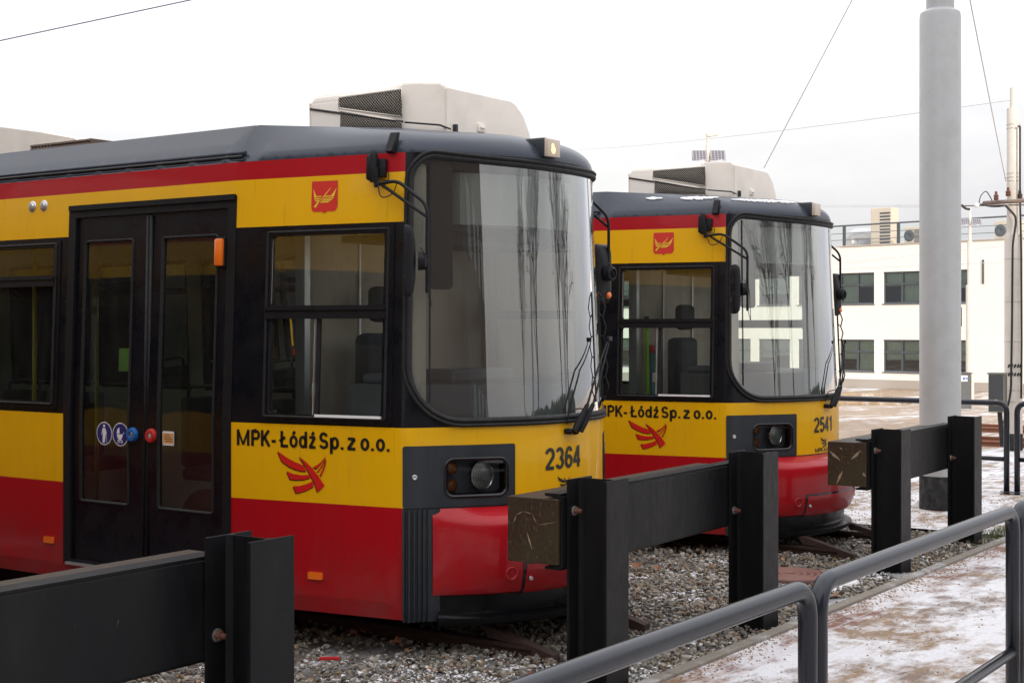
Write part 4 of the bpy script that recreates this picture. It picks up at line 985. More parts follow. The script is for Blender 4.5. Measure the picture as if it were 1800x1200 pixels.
# cleaning tools leaning in the second tram's cab
for i, (nm, lab, x, y, z1, r, mm) in enumerate((('broom', 'lime green broom handle standing behind the driver seat of tram 2541', -.72, 1.42, 2.02, .018, pbr('lime_plastic', (.25, .55, .03), .5)), ('mop', 'teal mop handle with a red end inside the cab of tram 2541', -.62, 1.42, 1.76, .024, pbr('teal_plastic', (.05, .22, .26), .5)))):
    r0 = empty(nm, (t2.location.x + x, t2.location.y + y, t2.location.z + .8)); tag(r0, lab, 'cleaning tool')
    bm = bmesh.new(); tube(bm, [(0, 0, .05), (0.0, .02, z1 - .8)], r, 8); objb('handle', bm, mm, r0)
    bm = bmesh.new(); lathe(bm, [(0, 0), (r * 1.2, 0), (r * 1.2, .07), (0, .075)], 10, M4=Matrix.Translation((0, .02, z1 - .8))); objb('grip', bm, M['cabdark'] if i == 0 else M['btnred'], r0)
    bm = bmesh.new(); bx(bm, -.06, .06, -.03, .03, 0, .09, .01); objb('head', bm, M['cabdark'], r0)
# ================================================================= BUFFER STOPS
def hsec(bm, x, y, z0, z1, mi=0):   # wide-flange post 240 x 240
    w, h, tf, tw, r = .120, .120, .017, .010, .02
    o = [(-w, -h), (w, -h), (w, -h + tf), (tw / 2 + r, -h + tf), (tw / 2, -h + tf + r), (tw / 2, h - tf - r), (tw / 2 + r, h - tf), (w, h - tf), (w, h), (-w, h), (-w, h - tf), (-tw / 2 - r, h - tf), (-tw / 2, h - tf - r), (-tw / 2, -h + tf + r), (-tw / 2 - r, -h + tf), (-w, -h + tf)]
    prism(bm, [(x + a, y + b) for a, b in o], 'z', z0, z1)
def bevel_sharp(bm, off=.003, ang=.8, seg=2):
    bmesh.ops.recalc_face_normals(bm, faces=bm.faces[:])
    bmesh.ops.bevel(bm, geom=[e for e in bm.edges if len(e.link_faces) == 2 and e.calc_face_angle(0) > ang], offset=off, segments=seg, affect='EDGES', clamp_overlap=True)
M['scar'] = pbr('fresh_wood_scar', (.30, .21, .14), .7, dirt=.7, dirtcol=(.07, .045, .03), scale=45)
def buffer_stop(x0, y0, x1, rz, lab, scar=None):
    """x0: left post left edge, x1: right post left edge, y0: front flange face"""
    L_ = x1 - x0 + .24
    root = empty('buffer_stop', (x0, y0, 0), rz); tag(root, lab, 'buffer stop', 'buffer stops at the track ends')
    for xx in (0, x1 - x0):
        bm = bmesh.new(); hsec(bm, xx + .12, .12, -.3, 1.14); bevel_sharp(bm, .0025); objb('post', bm, M['steel'], root, autosm=.7)
    bm = bmesh.new(); f, w_, tf = .11, .40, .018; z0 = .665; z1 = 1.065; y = .245
    pr = [(y, z0), (y, z1), (y + f, z1), (y + f, z1 - tf * .8), (y + .03, z1 - tf * 1.25), (y + .014, z1 - tf - .02), (y + .014, z0 + tf + .02), (y + .03, z0 + tf * 1.25), (y + f, z0 + tf * .8), (y + f, z0)]
    prism(bm, pr, 'x', -.03, L_ + .02); bmesh.ops.recalc_face_normals(bm, faces=bm.faces[:])
    es = [e for e in bm.edges if abs(e.verts[0].co.x - e.verts[1].co.x) > 1 and abs(e.verts[0].co.y - y) < 1e-4]
    bmesh.ops.bevel(bm, geom=es, offset=.014, segments=4, affect='EDGES'); objb('channel_beam', bm, M['steel'], root, autosm=.5)
    tw = Vector((0, y + .018 + .157, (z0 + z1) / 2)); bm = bmesh.new(); bx(bm, -.05, L_, -.157, .157, -.172, .172, .004); ti = objb('timber', bm, M['wood'], root, loc=tw)
    if scar:
        for a, b_, w_ in scar:
            bm = bmesh.new(); A, B_ = Vector((0, *a)), Vector((0, *b_)); d = B_ - A; nn = Vector((0, -d.z, d.y)).normalized(); vs = []
            for i in range(9): t_ = i / 8; vs.append(bm.verts.new(A + d * t_ + nn * w_ * math.sin(math.pi * t_) * (1 + .3 * math.sin(i * 5)) + Vector((-.0515, 0, 0))))
            for i in range(7, 0, -1): t_ = i / 8; vs.append(bm.verts.new(A + d * t_ - nn * w_ * math.sin(math.pi * t_) + Vector((-.0515, 0, 0))))
            bm.faces.new(vs); objb('saw_scar', bm, M['scar'], ti)
    for xx in (0, x1 - x0):
        for xo, zz in ((.052, .972 if xx == 0 else .765),):
            bm = bmesh.new(); M4 = frame_mat((xx + xo, .240 - .017, zz), (0, -1, 0))
            lathe(bm, [(0, .005), (.026, .005), (.026, .0)], 20, M4=M4, mi=1, smooth=False); lathe(bm, [(0, .024), (.017, .024), (.020, .021), (.020, .005)], 6, M4=M4, smooth=False); lathe(bm, [(0, .044), (.010, .044), (.011, .041), (.011, .022)], 12, M4=M4)
            objb('bolt', bm, [M['rust'], M['alu']], root)
    return root
buffer_stop(1.90, 3.85, 3.86, math.radians(.6), 'black steel buffer stop in the near left corner, scratched post beside the beam')
buffer_stop(6.44, 3.90, 8.435, math.radians(1.6), 'black steel buffer stop with olive-brown timber end, in front of tram 2364', [((.035, -.005), (.0, -.105), .004), ((.12, .03), (.10, .075), .0025), ((.10, .075), (.055, .098), .002), ((.055, .098), (-.0, .085), .002), ((0, .085), (-.03, .035), .002), ((-.03, .03), (-.15, .055), .0015)])
buffer_stop(10.97, 3.985, 13.0, math.radians(1.9), 'black steel buffer stop with light gouges on its timber end, before tram 2541', [((.145, .10), (.05, .025), .010), ((-.035, .035), (-.12, .115), .010), ((.03, -.05), (.085, -.165), .009), ((-.13, -.06), (-.155, -.09), .010), ((.06, .13), (.03, .11), .004)])
# ================================================================= RAILS
def rail(name, x, y0, y1, z, lab, grp, mat, rz=0.):
    root = empty(name, (x, y0, z), rz); tag(root, lab, 'rail', grp); bm = bmesh.new()
    pr = [(-.065, -.10), (.065, -.10), (.065, -.09), (.012, -.075), (.010, -.03), (.033, -.022), (.034, -.002), (.028, .004), (-.028, .004), (-.034, -.002), (-.033, -.022), (-.010, -.03), (-.012, -.075), (-.065, -.09)]
    prism(bm, pr, 'y', 0, y1 - y0); o = objb('rail_profile', bm, mat, root); return root
labs = {0: ('left', 'leftmost buffer stop'), 1: ('', 'tram 2364'), 2: ('', 'tram 2541')}
M['railrust'] = pbr('rail_rust', (.045, .024, .018), .7, dirt=.5, dirtcol=(.04, .02, .015), scale=20, bmp=.3, bs=90)
for tx, nm in ((TX, ('rusty rail with wedge end under the near tram, on its door side', 'rusty rail of the near tram, partly hidden by the timber buffer')), (TX + 4.57, ('brown rail under the far tram, ending between the two middle posts', 'brown rail end beside the snow at the right of the far tram'))):
    for sg, w_ in ((-1, 'left'), (1, 'right')):
        r = rail('rail', tx + sg * .53, 4.78, 24, .075, nm[0 if sg < 0 else 1], 'rails under the trams', M['railrust'])
        bm = bmesh.new(); prism(bm, [(-.02, -.09), (-.16, -.09), (-.16, -.03), (.30, .085), (.34, .085), (.30, .02), (.0, .0)], 'x', -.035, .035); objb('end_wedge', bm, M['railrust'], r)
# scraps on the ballast
rnd = random.Random(11); leafm = [pbr('leaf_a', (.26, .10, .04), .8), pbr('leaf_b', (.20, .085, .05), .8), pbr('leaf_c', (.33, .19, .09), .8)]
def leaf(x, y, z, s, mm):
    bm = bmesh.new(); n = 9; pts = []; lob = [0, .5, .42, .85, .5, 1.0, .5, .85, .42, .5]
    for i in range(10): a = -math.pi / 2 + i / 10 * 2 * math.pi; r = s * (.35 + .65 * lob[i]); pts.append((r * math.cos(a), r * math.sin(a)))
    c = bm.verts.new((0, 0, .0)); vs = [bm.verts.new((p[0], p[1], s * (.35 + .3 * rnd.random()) * (abs(p[0]) / s) ** 2 + s * .2 * rnd.random())) for p in pts]
    for i in range(10): bm.faces.new((c, vs[i], vs[(i + 1) % 10]))
    o = objb('dry_leaf', bm, mm, None, loc=(x, y, z)); o.rotation_euler = (rnd.uniform(-.5, .5), rnd.uniform(-.5, .5), rnd.uniform(0, 6.28))
    tag(o, 'small curled brown dry leaf lying on the ground near the tracks', 'leaf', 'dry leaves scattered by the tracks')
def gpt(px, py, z=.03):
    d = FPX * (CH - z) / (py - HOR); t = (px - 900) / FPX; return d * (CC + SN * t), d * (SN - CC * t)
for px, py, s in ((1120, 975, .03), (1118, 1000, .05), (1128, 997, .04), (1155, 1003, .045), (1178, 998, .025), (1250, 998, .03), (700, 1135, .05), (1380, 980, .035), (1385, 975, .03), (1415, 980, .03), (620, 1120, .05), (640, 1118, .04), (900, 1175, .03), (930, 1192, .03), (1460, 1048, .04), (1478, 1051, .04), (1468, 1053, .03), (1120, 1060, .03), (1470, 985, .03), (1605, 978, .04), (1505, 935, .03), (1655, 953, .03)):
    x, y = gpt(px, py); leaf(x, y, .055, s, rnd.choice(leafm))
for i in range(40):
    x, y = rnd.uniform(4.2, 13.2), rnd.uniform(4.0, 6.0); leaf(x, y, .05, rnd.uniform(.018, .035), rnd.choice(leafm))
x, y = gpt(578, 1166); bm = bmesh.new(); prism(bm, [(-.07, -.012), (.06, -.018), (.07, .010), (-.04, .016)], 'z', 0, .012); o = objb('plastic_shard', bm, M['btnred'], loc=(x, y, .055)); o.rotation_euler = (.1, .1, -.4); tag(o, 'small red plastic shard lying on the ballast near the left buffer stop', 'debris')
x, y = gpt(1388, 1008, .05); r = empty('drain_cover', (x, y, .045)); tag(r, 'reddish brown cast iron drain cover in the ballast, seen past the middle buffer post', 'drain cover')
bm = bmesh.new(); lathe(bm, [(0, .004), (.30, .004), (.31, .0), (.31, -.03)], 40); objb('plate', bm, pbr('cast_iron_red', (.09, .04, .032), .7, dirt=.5, dirtcol=(.06, .03, .025), scale=20), r)
bm = bmesh.new()
for k in range(5): lathe(bm, [(.05 + k * .052, .004), (.055 + k * .052, .012), (.075 + k * .052, .012), (.08 + k * .052, .004)], 36)
objb('raised_rings', bm, pbr('cast_iron_edge', (.20, .09, .07), .6), r)
V = []; F = []; rnd = random.Random(8)
for px, py, ax, ay in ((1250, 1150, .5, .09), (1330, 1112, .3, .06), (1435, 1052, .6, .13), (1390, 1080, .4, .08), (1215, 900, .5, .1), (1480, 1020, .25, .07), (1560, 1005, .3, .05), (1300, 1135, .2, .05)):
    cx, cy = gpt(px, py, .05); b = len(V); n = 46; V.append((cx, cy, .038)); ph = [rnd.uniform(0, 6.28) for _ in range(5)]
    for ring_ in (.6, .9, 1.0):
        for i in range(n):
            a = i / n * 2 * math.pi; q = 1 + .18 * math.sin(3 * a + ph[0]) + .14 * math.sin(7 * a + ph[1]) + .10 * math.sin(13 * a + ph[2]) + rnd.uniform(-.07, .07); yy = cy + math.sin(a) * ay * q * ring_
            V.append((cx + math.cos(a) * ax * q * ring_, min(3.875, yy) if cy < 4.2 else yy, (.036, .030, .0)[int(ring_ > .6) + int(ring_ > .9)]))
    for i in range(n):
        j = (i + 1) % n; F.append((b, b + 1 + i, b + 1 + j))
        for k in (0, 1): F.append((b + 1 + k * n + i, b + 1 + (k + 1) * n + i, b + 1 + (k + 1) * n + j, b + 1 + k * n + j))
tag(objm('snow_patches', V, F, pbr('thin_snow', (.72, .72, .74), .85, dirt=.9, dirtcol=(.30, .26, .22), scale=14, bmp=.5, bs=50), smooth=True), 'thin patches of snow lying between ballast and kerb', 'snow', kind='stuff')
# ================================================================= RAILINGS
def railing(name, p0, p1, zt, zm, lab, grp='grey tubular safety railings', r=.033, rm=.026):
    root = empty(name, (p0[0], p0[1], 0)); tag(root, lab, 'railing', grp); d = Vector((p1[0] - p0[0], p1[1] - p0[1], 0))
    bm = bmesh.new(); tube(bm, fillet([(0, 0, 0), (0, 0, zt), d + Vector((0, 0, zt)), d], .11, 8), r, 20); objb('frame', bm, M['railing'], root, smooth=True)
    bm = bmesh.new(); u = d.normalized(); tube(bm, [u * .02 + Vector((0, 0, zm)), d - u * .02 + Vector((0, 0, zm))], rm, 16); objb('mid_rail', bm, M['railing'], root, smooth=True)
    for q in (Vector((0, 0, 0)), d):
        bm = bmesh.new(); lathe(bm, [(.034, .052), (.07, .050), (.075, .042)], 20, M4=Matrix.Translation(q)); objb('foot_plate', bm, M['railing'], root)
    return root
railing('railing', (2.10, 1.965), (4.555, 1.975), 1.067, .40, 'nearest grey tube railing panel, rising from the bottom edge to the twin posts')
railing('railing', (4.640, 1.975), (7.03, 2.01), 1.067, .40, 'second railing panel, from the twin near posts to the right edge posts')
railing('railing', (7.115, 2.012), (9.55, 2.03), 1.067, .40, 'railing panel whose first post is cut by the right edge of the photo')
railing('railing', (17.1, 4.96), (17.1, 7.6), 1.067, .42, 'distant railing panel behind the rightmost buffer stop, ending at a rounded corner')
railing('railing', (17.1, 2.2), (17.1, 4.84), 1.067, .42, 'far right railing panel with only its rounded top corner showing')
# ================================================================= POLES
M['polegrey'] = pbr('pole_galvanised', (.44, .455, .46), .42, metal=.1, dirt=.35, dirtcol=(.30, .29, .28), scale=4, rvar=.08, bmp=.12, bs=30)
M['poledark'] = pbr('pole_base_dark', (.022, .024, .024), .7, spec=.2, dirt=.3, dirtcol=(.2, .2, .2), scale=14)
M['polecream'] = pbr('pole_cream', (.66, .62, .56), .5, dirt=.2, scale=3)
M['band'] = pbr('steel_band', (.6, .58, .54), .35, metal=.7)
bx_, by_ = 15.29, 5.13
pr = empty('catenary_pole', (bx_, by_, 0)); tag(pr, 'thick light grey stepped steel pole behind the rightmost buffer stop', 'pole')
bm = bmesh.new(); lathe(bm, [(.2135, .37), (.2135, 5.22), (.205, 5.27), (.145, 5.31), (.145, 9.5), (0, 9.5)], 48); objb('shaft', bm, M['polegrey'], pr, autosm=.5)
bm = bmesh.new(); lathe(bm, [(.216, -.1), (.216, .375)], 48); objb('base_coat', bm, M['poledark'], pr, autosm=.5)
bm = bmesh.new(); M4 = frame_mat(Vector((-CC * .213 + SN * .02, -SN * .213 - CC * .02, 0)) , (-CC, -SN, 0)); 
a0 = math.atan2(-SN, -CC)
def onp(a, z, r=.216): return Vector((r * math.cos(a0 + a), r * math.sin(a0 + a), z))
tube(bm, [onp(1.35, 1.95), onp(1.35, 2.15)], .006, 6); tube(bm, [onp(1.35, .72), onp(1.3, .80), onp(1.33, .95)], .004, 6); objb('cable_bracket', bm, M['poledark'], pr)
def stepped(name, x, y, z0, tiers, lab, cat, mat, dark=None):
    r = empty(name, (x, y, z0)); tag(r, lab, cat); prof = []
    for k, (ra, za, zb) in enumerate(tiers): prof += [(ra, za), (ra, zb)]
    prof.append((0, tiers[-1][2])); bm = bmesh.new(); lathe(bm, prof, 28); objb('shaft', bm, mat, r, autosm=.5); return r
p = at(1781.5, 600, 23.8); gz1 = gz(p.x, p.y)
def zat(py, d): return CH - (py - HOR) * d / FPX
cp = stepped('catenary_pole', p.x, p.y, 0, [(.14, -.05, .0), (.143, .0, zat(412, 23.8)), (.105, zat(411, 23.8), zat(191, 23.8)), (.055, zat(190, 23.8), zat(155, 23.8))], 'cream stepped pole with cable clamps by the right edge', 'pole', M['polecream'])
bm = bmesh.new(); lathe(bm, [(.146, -.05), (.146, .22)], 28); objb('base_coat', bm, M['poledark'], cp, autosm=.5)
bm = bmesh.new()
for py in (219, 226, 305, 312, 318): lathe(bm, [(.105, zat(py, 23.8) - .006), (.112, zat(py, 23.8) - .004), (.112, zat(py, 23.8) + .004), (.105, zat(py, 23.8) + .006)], 24)
for py in (455, 530, 600, 685, 705): lathe(bm, [(.143, zat(py, 23.8) - .006), (.150, zat(py, 23.8) - .004), (.150, zat(py, 23.8) + .004), (.143, zat(py, 23.8) + .006)], 24)
objb('clamp_band', bm, M['band'], cp, autosm=.5)
def cabl(name, pts, d, r, mat, parent=None, loc=None, seg=6):
    P_ = [at(a, b, d) for a, b in pts]
    bm = bmesh.new(); o0 = parent.location if parent else Vector((0, 0, 0))
    tube(bm, fillet([q - o0 for q in P_], .15), r, seg); return objb(name, bm, mat, parent)
cabl('feed_cable', [(1789, 222), (1793, 222), (1793, 350), (1795, 430), (1796, 600), (1795, 700)], 23.62, .016, M['cabdark'], cp)
cabl('feed_cable', [(1768, 362), (1778, 372), (1785, 380), (1786, 392), (1783, 410), (1780, 430), (1779, 560), (1777, 690), (1764, 745)], 23.60, .018, M['cabdark'], cp)
cabl('feed_cable', [(1754, 690), (1757, 720), (1762, 784)], 23.5, .04, M['cabdark'], cp)
bm = bmesh.new()
for py in (645, 660):
    for k in range(5):
        a = math.pi + k * .33 - .9 + ANG; c = Vector((.145 * math.cos(a), .145 * math.sin(a), zat(py, 23.8))); c2 = Vector((.145 * math.cos(a + .16), .145 * math.sin(a + .16), zat(py, 23.8) + .05)); tube(bm, [c, c2], .016, 6)
objb('warning_stripe', bm, M['ink'], cp)
# cross-arm with insulators
o0 = cp.location
def rel(px, py, d): return at(px, py, d) - o0
bm = bmesh.new(); a, b_ = rel(1729, 357, 24), rel(1812, 352, 23.2); tube(bm, [a, b_], .035, 8); tube(bm, [rel(1690, 362, 24.6), rel(1812, 360, 23.2)], .012, 6); arm = objb('cross_arm', bm, M['mesh_brown'], cp)
for px, py in ((1751, 352), (1772, 345), (1793, 350)):
    q = rel(px, py, 23.7); bm = bmesh.new(); lathe(bm, [(.0, 0), (.03, 0), (.045, .03), (.03, .045), (.045, .07), (.025, .09), (.02, .14), (0, .15)], 12, M4=Matrix.Translation(q)); objb('insulator', bm, M['rust'], cp, autosm=.6)
bm = bmesh.new()
for px, py in ((1717, 361), (1769, 361), (1783, 360)): bmesh.ops.create_icosphere(bm, subdivisions=2, radius=.04, matrix=Matrix.Translation(rel(px, py, 23.75)))
objb('clamp', bm, M['white'], cp, smooth=True)
cabl('jumper_cable', [(1721, 357), (1723, 345), (1733, 334), (1740, 345), (1744, 353)], 23.8, .008, M['cabdark'], cp)
cabl('jumper_cable', [(1690, 360), (1697, 367), (1705, 368)], 23.8, .02, M['cabdark'], cp)
cabl('jumper_cable', [(1723, 359), (1745, 364), (1765, 362)], 23.8, .014, M['cabdark'], cp)
# cabinets
M['cabinet'] = pbr('cabinet_grey_green', (.20, .20, .17), .55, dirt=.3, streak=True)
M['cabinet_dark'] = pbr('cabinet_front', (.06, .065, .07), .5)
q = at(1753, 690, 23.3); cb = empty('electrical_cabinet', (q.x, q.y, .60)); cb.rotation_euler = (0, 0, .1); tag(cb, 'ribbed grey-green metal cabinet fixed beside the cream pole', 'cabinet')
bm = bmesh.new(); bx(bm, -.10, .18, -.12, .12, 0, .60, .01); 
for k in range(6): bx(bm, -.04 + k * .035, -.03 + k * .035, -.127, -.12, .03, .57)
objb('housing', bm, M['cabinet'], cb)
bm = bmesh.new(); bx(bm, -.112, -.10, -.11, .11, .02, .58, .003); dr = objb('door', bm, M['cabinet_dark'], cb); bm = bmesh.new(); bx(bm, -.118, -.112, -.02, .02, .10, .20); objb('notice', bm, M['crestyel'], dr)
bm = bmesh.new(); bx(bm, -.12, .2, -.14, .14, .60, .625, .008); objb('roof_plate', bm, M['cabinet'], cb)
q = at(1697, 700, 45); cb = empty('electrical_cabinet', (q.x, q.y, gz(q.x, q.y) - .05)); tag(cb, 'dark green-grey cabinet with a blue and white sticker, half behind the thick pole', 'cabinet')
cb.rotation_euler = (0, 0, ANG - math.radians(90)); h_ = zat(656, 45) - cb.location.z
bm = bmesh.new(); bx(bm, -.25, .13, -.2, .2, 0, h_, .01); bx(bm, -.28, .16, -.23, .23, h_, h_ + .03, .01); objb('housing', bm, M['cabinet_dark'], cb)
bm = bmesh.new(); bx(bm, -.20, .0, -.206, -.2, h_ - .24, h_ - .06); nn = objb('sticker', bm, M['white'], cb); bm = bmesh.new(); lathe(bm, [(0, .003), (.045, .003)], 16, M4=frame_mat((-.11, -.208, h_ - .15), (0, -1, 0))); lathe(bm, [(0, .003), (.03, .003)], 16, M4=frame_mat((-.03, -.208, h_ - .15), (0, -1, 0))); objb('symbol', bm, M['btnblue'], nn)
# lamp posts with solar panels
def solar_mat():
    m, t, b = newmat('solar_cells'); br = t.nodes.new('ShaderNodeTexBrick'); br.offset = 0; br.inputs['Scale'].default_value = 1; br.inputs['Brick Width'].default_value = .075; br.inputs['Row Height'].default_value = .055; br.inputs['Mortar Size'].default_value = .007
    br.inputs['Color1'].default_value = (.05, .055, .09, 1); br.inputs['Color2'].default_value = (.06, .06, .09, 1); br.inputs['Mortar'].default_value = (.36, .34, .36, 1); v = coords(t, (1, 1, 1), rot=(math.radians(90), 0, 0)); L(t, v, br.inputs['Vector']); L(t, br.outputs['Color'], b.inputs['Base Color']); b.inputs['Roughness'].default_value = .3; return m
M['solar'] = solar_mat()
def lamp_post(px, d, lab, head=True):
    q = at(px, 600, d); g = gz(q.x, q.y) - .05; r = empty('lamp_post', (q.x, q.y, g), ANG - math.radians(90)); tag(r, lab, 'lamp post', 'solar lamp posts')
    T = zat(235, 34); bm = bmesh.new()
    z = [zat(y_, 34) - g for y_ in (640, 398, 256, 254, 244)]
    lathe(bm, [(.15, 0), (.15, 3.55 - g), (.10, 3.57 - g), (.10, 5.2 - g), (.055, 5.22 - g), (.055, 6.2 - g), (.035, 6.22 - g), (.035, T - g), (0, T - g)], 20); objb('shaft', bm, M['polecream'], r, autosm=.5)
    for sg in (-1, 1):
        o = empty('solar_panel', (sg * .215, -.12, 5.94 - g), parent=r); o.rotation_euler = (math.radians(-28), 0, 0)
        bm = bmesh.new(); bx(bm, -.165, .165, -.012, .012, -.13, .13); pn = objb('cells', bm, M['solar'], o)
        bm = bmesh.new(); tube(bm, [(-.17, 0, -.135), (.17, 0, -.135), (.17, 0, .135), (-.17, 0, .135), (-.17, 0, -.135)], .010, 4); tube(bm, [(0, .02, 0), (-sg * .2, .1, 0)], .015, 6); objb('panel_frame', bm, M['alu'], o)
    if head:
        bm = bmesh.new(); prism(bm, [(-.03, -.03), (-.03, .05), (.05, .07), (.25, .02), (.25, .0), (.05, -.04)], 'y', -.07, .07); o = objb('lamp_head', bm, M['polecream'], r); o.location = (.0, 0, T - g - .03)
lamp_post(1244.5, 34, 'slim solar lamp post rising above the roof of tram 2541')
lamp_post(1705, 55, 'solar lamp post right of the thick grey pole, in front of the building', head=False)
# ================================================================= WIRES
M['wire'] = pbr('wire', (.08, .085, .09), .5); M['wire_blue'] = pbr('wire_sheath', (.16, .20, .28), .5); M['wire_pale'] = pbr('wire_pale', (.60, .60, .62), .5)
def wire(a, b, r, lab, mat='wire', sag=0., n=12):
    A, B = at(*a), at(*b); pts = []
    for i in range(n + 1): t = i / n; q = A.lerp(B, t); q.z -= sag * 4 * t * (1 - t); pts.append(q)
    bm = bmesh.new(); tube(bm, [q - A for q in pts], r, 6); o = objb('overhead_wire', bm, M[mat], loc=A); tag(o, lab, 'wire', 'overhead wires'); return o
wire((-160, 106, 12), (500, -35, 12), .0055, 'thick blue-grey wire crossing the top left corner', 'wire_blue')
wire((1343, 295, 30), (1620, -232, 20), .010, 'thin slanting wire rising from the roof of tram 2541 to the top edge', 'wire_pale')
wire((1768, 318, 24), (1690, -75, 16), .008, 'slanting wire running down to the cream pole', 'wire_pale')
wire((1778, 176, 24), (960, 266, 60), .008, 'faint long wire sloping left from the top of the cream pole', 'wire_pale', .15)
wire((1340, 361, 60), (1700, 360.5, 30), .009, 'upper of two level wires meeting the cream pole arm', 'wire_pale')
wire((1340, 364, 60), (1700, 363.5, 30), .009, 'lower of two level wires meeting the cream pole arm', 'wire_pale')
wire((1450, 466, 64), (1830, 425, 54), .012, 'wire across the upper white facade, just under the roof line', 'wire_pale')
wire((1450, 474, 60), (1830, 458, 50), .012, 'lower wire across the white facade above the upper windows', 'wire_pale')
wire((1440, 430, 50), (1640, 462, 50), .010, 'short thin wire slanting down across the facade left of the thick pole', 'wire_pale')
# ================================================================= OFFICE BUILDING
def facade_mat():
    m, t, b = newmat('white_render'); v = coords(t, (.4, .4, 1)); n = noise(t, 1.2, 6, .6, v); L(t, mixc(t, n.outputs['Fac'], (.74, .715, .655), (.84, .815, .75)), b.inputs['Base Color']); b.inputs['Roughness'].default_value = .9; bump(t, b, noise(t, 30, 5, .7, coords(t)).outputs['Fac'], .15, .01); return m
M['facade'] = facade_mat(); M['winframe'] = pbr('window_frame_grey', (.065, .075, .085), .5); M['plinth'] = pbr('plinth_grey', (.38, .34, .30), .8)
M['blind_green'] = pbr('roller_blind', (.46, .50, .42), .8, streak=True, dirt=.2)
M['winglass'] = glass('office_glass', (.72, .82, .78), 1.0)
M['room'] = pbr('dark_room', (.035, .035, .04), .8)
fa = at(1476, 600, 71.7); fdir = Vector((SN * .70 - CC * .713, -CC * .70 - SN * .713, 0)).normalized()   # towards the right of the picture
brot = math.atan2(fdir.y, fdir.x); B = empty('office_building', (fa.x, fa.y, -.95), brot); tag(B, 'long white rendered two-storey office building with grey windows and roof railing', 'building')
# local: x along the facade (right), y into the building
BH = 6.85; X0, X1 = -42., 24.
win = []
rows = [(1.05, 2.75), (4.33, 5.95 if 0 else 5.95)]
rows = [(.80, 2.34), (4.06, 5.58)]
step = 2.43
for k in range(-15, 3):
    xl = -.02 + k * step
    if xl > 5.5: continue
    win.append((xl, xl + 1.95))
cols_ = sorted({X0, X1} | {w[0] for w in win} | {w[1] for w in win}); zz_ = [0, rows[0][0], rows[0][1], rows[1][0], rows[1][1], BH]
V = []; F = []
for i in range(len(cols_) - 1):
    for j in range(5):
        a, b_ = cols_[i], cols_[i + 1]; isw = (a, b_) in win and j in (1, 3)
        if isw: continue
        k = len(V); V += [(a, 0, zz_[j]), (b_, 0, zz_[j]), (b_, 0, zz_[j + 1]), (a, 0, zz_[j + 1])]; F.append((k, k + 1, k + 2, k + 3))
for a, b_ in win:
    for z0, z1 in rows:
        for q4 in ([(a, 0, z0), (a, .18, z0), (a, .18, z1), (a, 0, z1)], [(b_, 0, z0), (b_, 0, z1), (b_, .18, z1), (b_, .18, z0)], [(a, 0, z1), (a, .18, z1), (b_, .18, z1), (b_, 0, z1)], [(a, 0, z0), (b_, 0, z0), (b_, .18, z0), (a, .18, z0)]):
            k = len(V); V += q4; F.append((k, k + 1, k + 2, k + 3))
k = len(V); V += [(X0, 0, 0), (X0, 12, 0), (X0, 12, BH), (X0, 0, BH), (X1, 0, 0), (X1, 12, 0), (X1, 12, BH), (X1, 0, BH)]; F += [(k, k + 1, k + 2, k + 3), (k + 4, k + 7, k + 6, k + 5), (k + 1, k + 5, k + 6, k + 2), (k + 3, k + 2, k + 6, k + 7)]
objm('wall', V, F, M['facade'], B)
bm = bmesh.new(); bx(bm, X0, X1, .9, 1.0, .1, BH - .1); objb('interior_wall', bm, M['room'], B)
bm = bmesh.new(); bx(bm, X0 - .02, X1 + .02, -.03, .02, 0, .42); objb('plinth', bm, M['plinth'], B)
bm = bmesh.new(); bx(bm, X0 - .05, X1 + .05, -.05, .3, BH, BH + .07, .01); objb('coping', bm, M['plinth'], B)
rnd = random.Random(2)
for i, (a, b_) in enumerate(win):
    for j, (z0, z1) in enumerate(rows):
        w0 = empty('window', ((a + b_) / 2, .13, z0), parent=B); hw = (b_ - a) / 2; h = z1 - z0; zm = h * .62
        bm = bmesh.new()
        for q in ((-hw, -hw + .07, 0, h), (hw - .07, hw, 0, h), (-hw + .07, hw - .07, 0, .07), (-hw + .07, hw - .07, h - .07, h), (-.05, .05, .07, h - .07), (-hw + .07, -.05, zm - .05, zm + .03), (.05, hw - .07, zm - .05, zm + .03)): bx(bm, q[0], q[1], -.03, .03, q[2], q[3])
        bx(bm, -hw - .03, hw + .03, -.17, -.03, -.05, -.005); objb('frame', bm, M['winframe'], w0)
        objm('pane', [(-hw + .05, .0, .05), (hw - .05, .0, .05), (hw - .05, .0, h - .05), (-hw + .05, .0, h - .05)], [(0, 1, 2, 3)], M['winglass'], w0)
        bm = bmesh.new()
        for sx in (-1, 1):
            dl = rnd.choice((.35, .55, .45, .62, .95)) * h; c = sx * hw / 2; bx(bm, c - hw / 2 + .05, c + hw / 2 - .05, .10, .12, h - dl, h - .02)
        objb('blind', bm, M['blind_green'], w0)
# lamp arm on the wall, downpipe
bm = bmesh.new(); bx(bm, 7.55, 7.62, -.06, -.01, 4.9, 6.0); objb('downpipe', bm, M['winframe'], B)
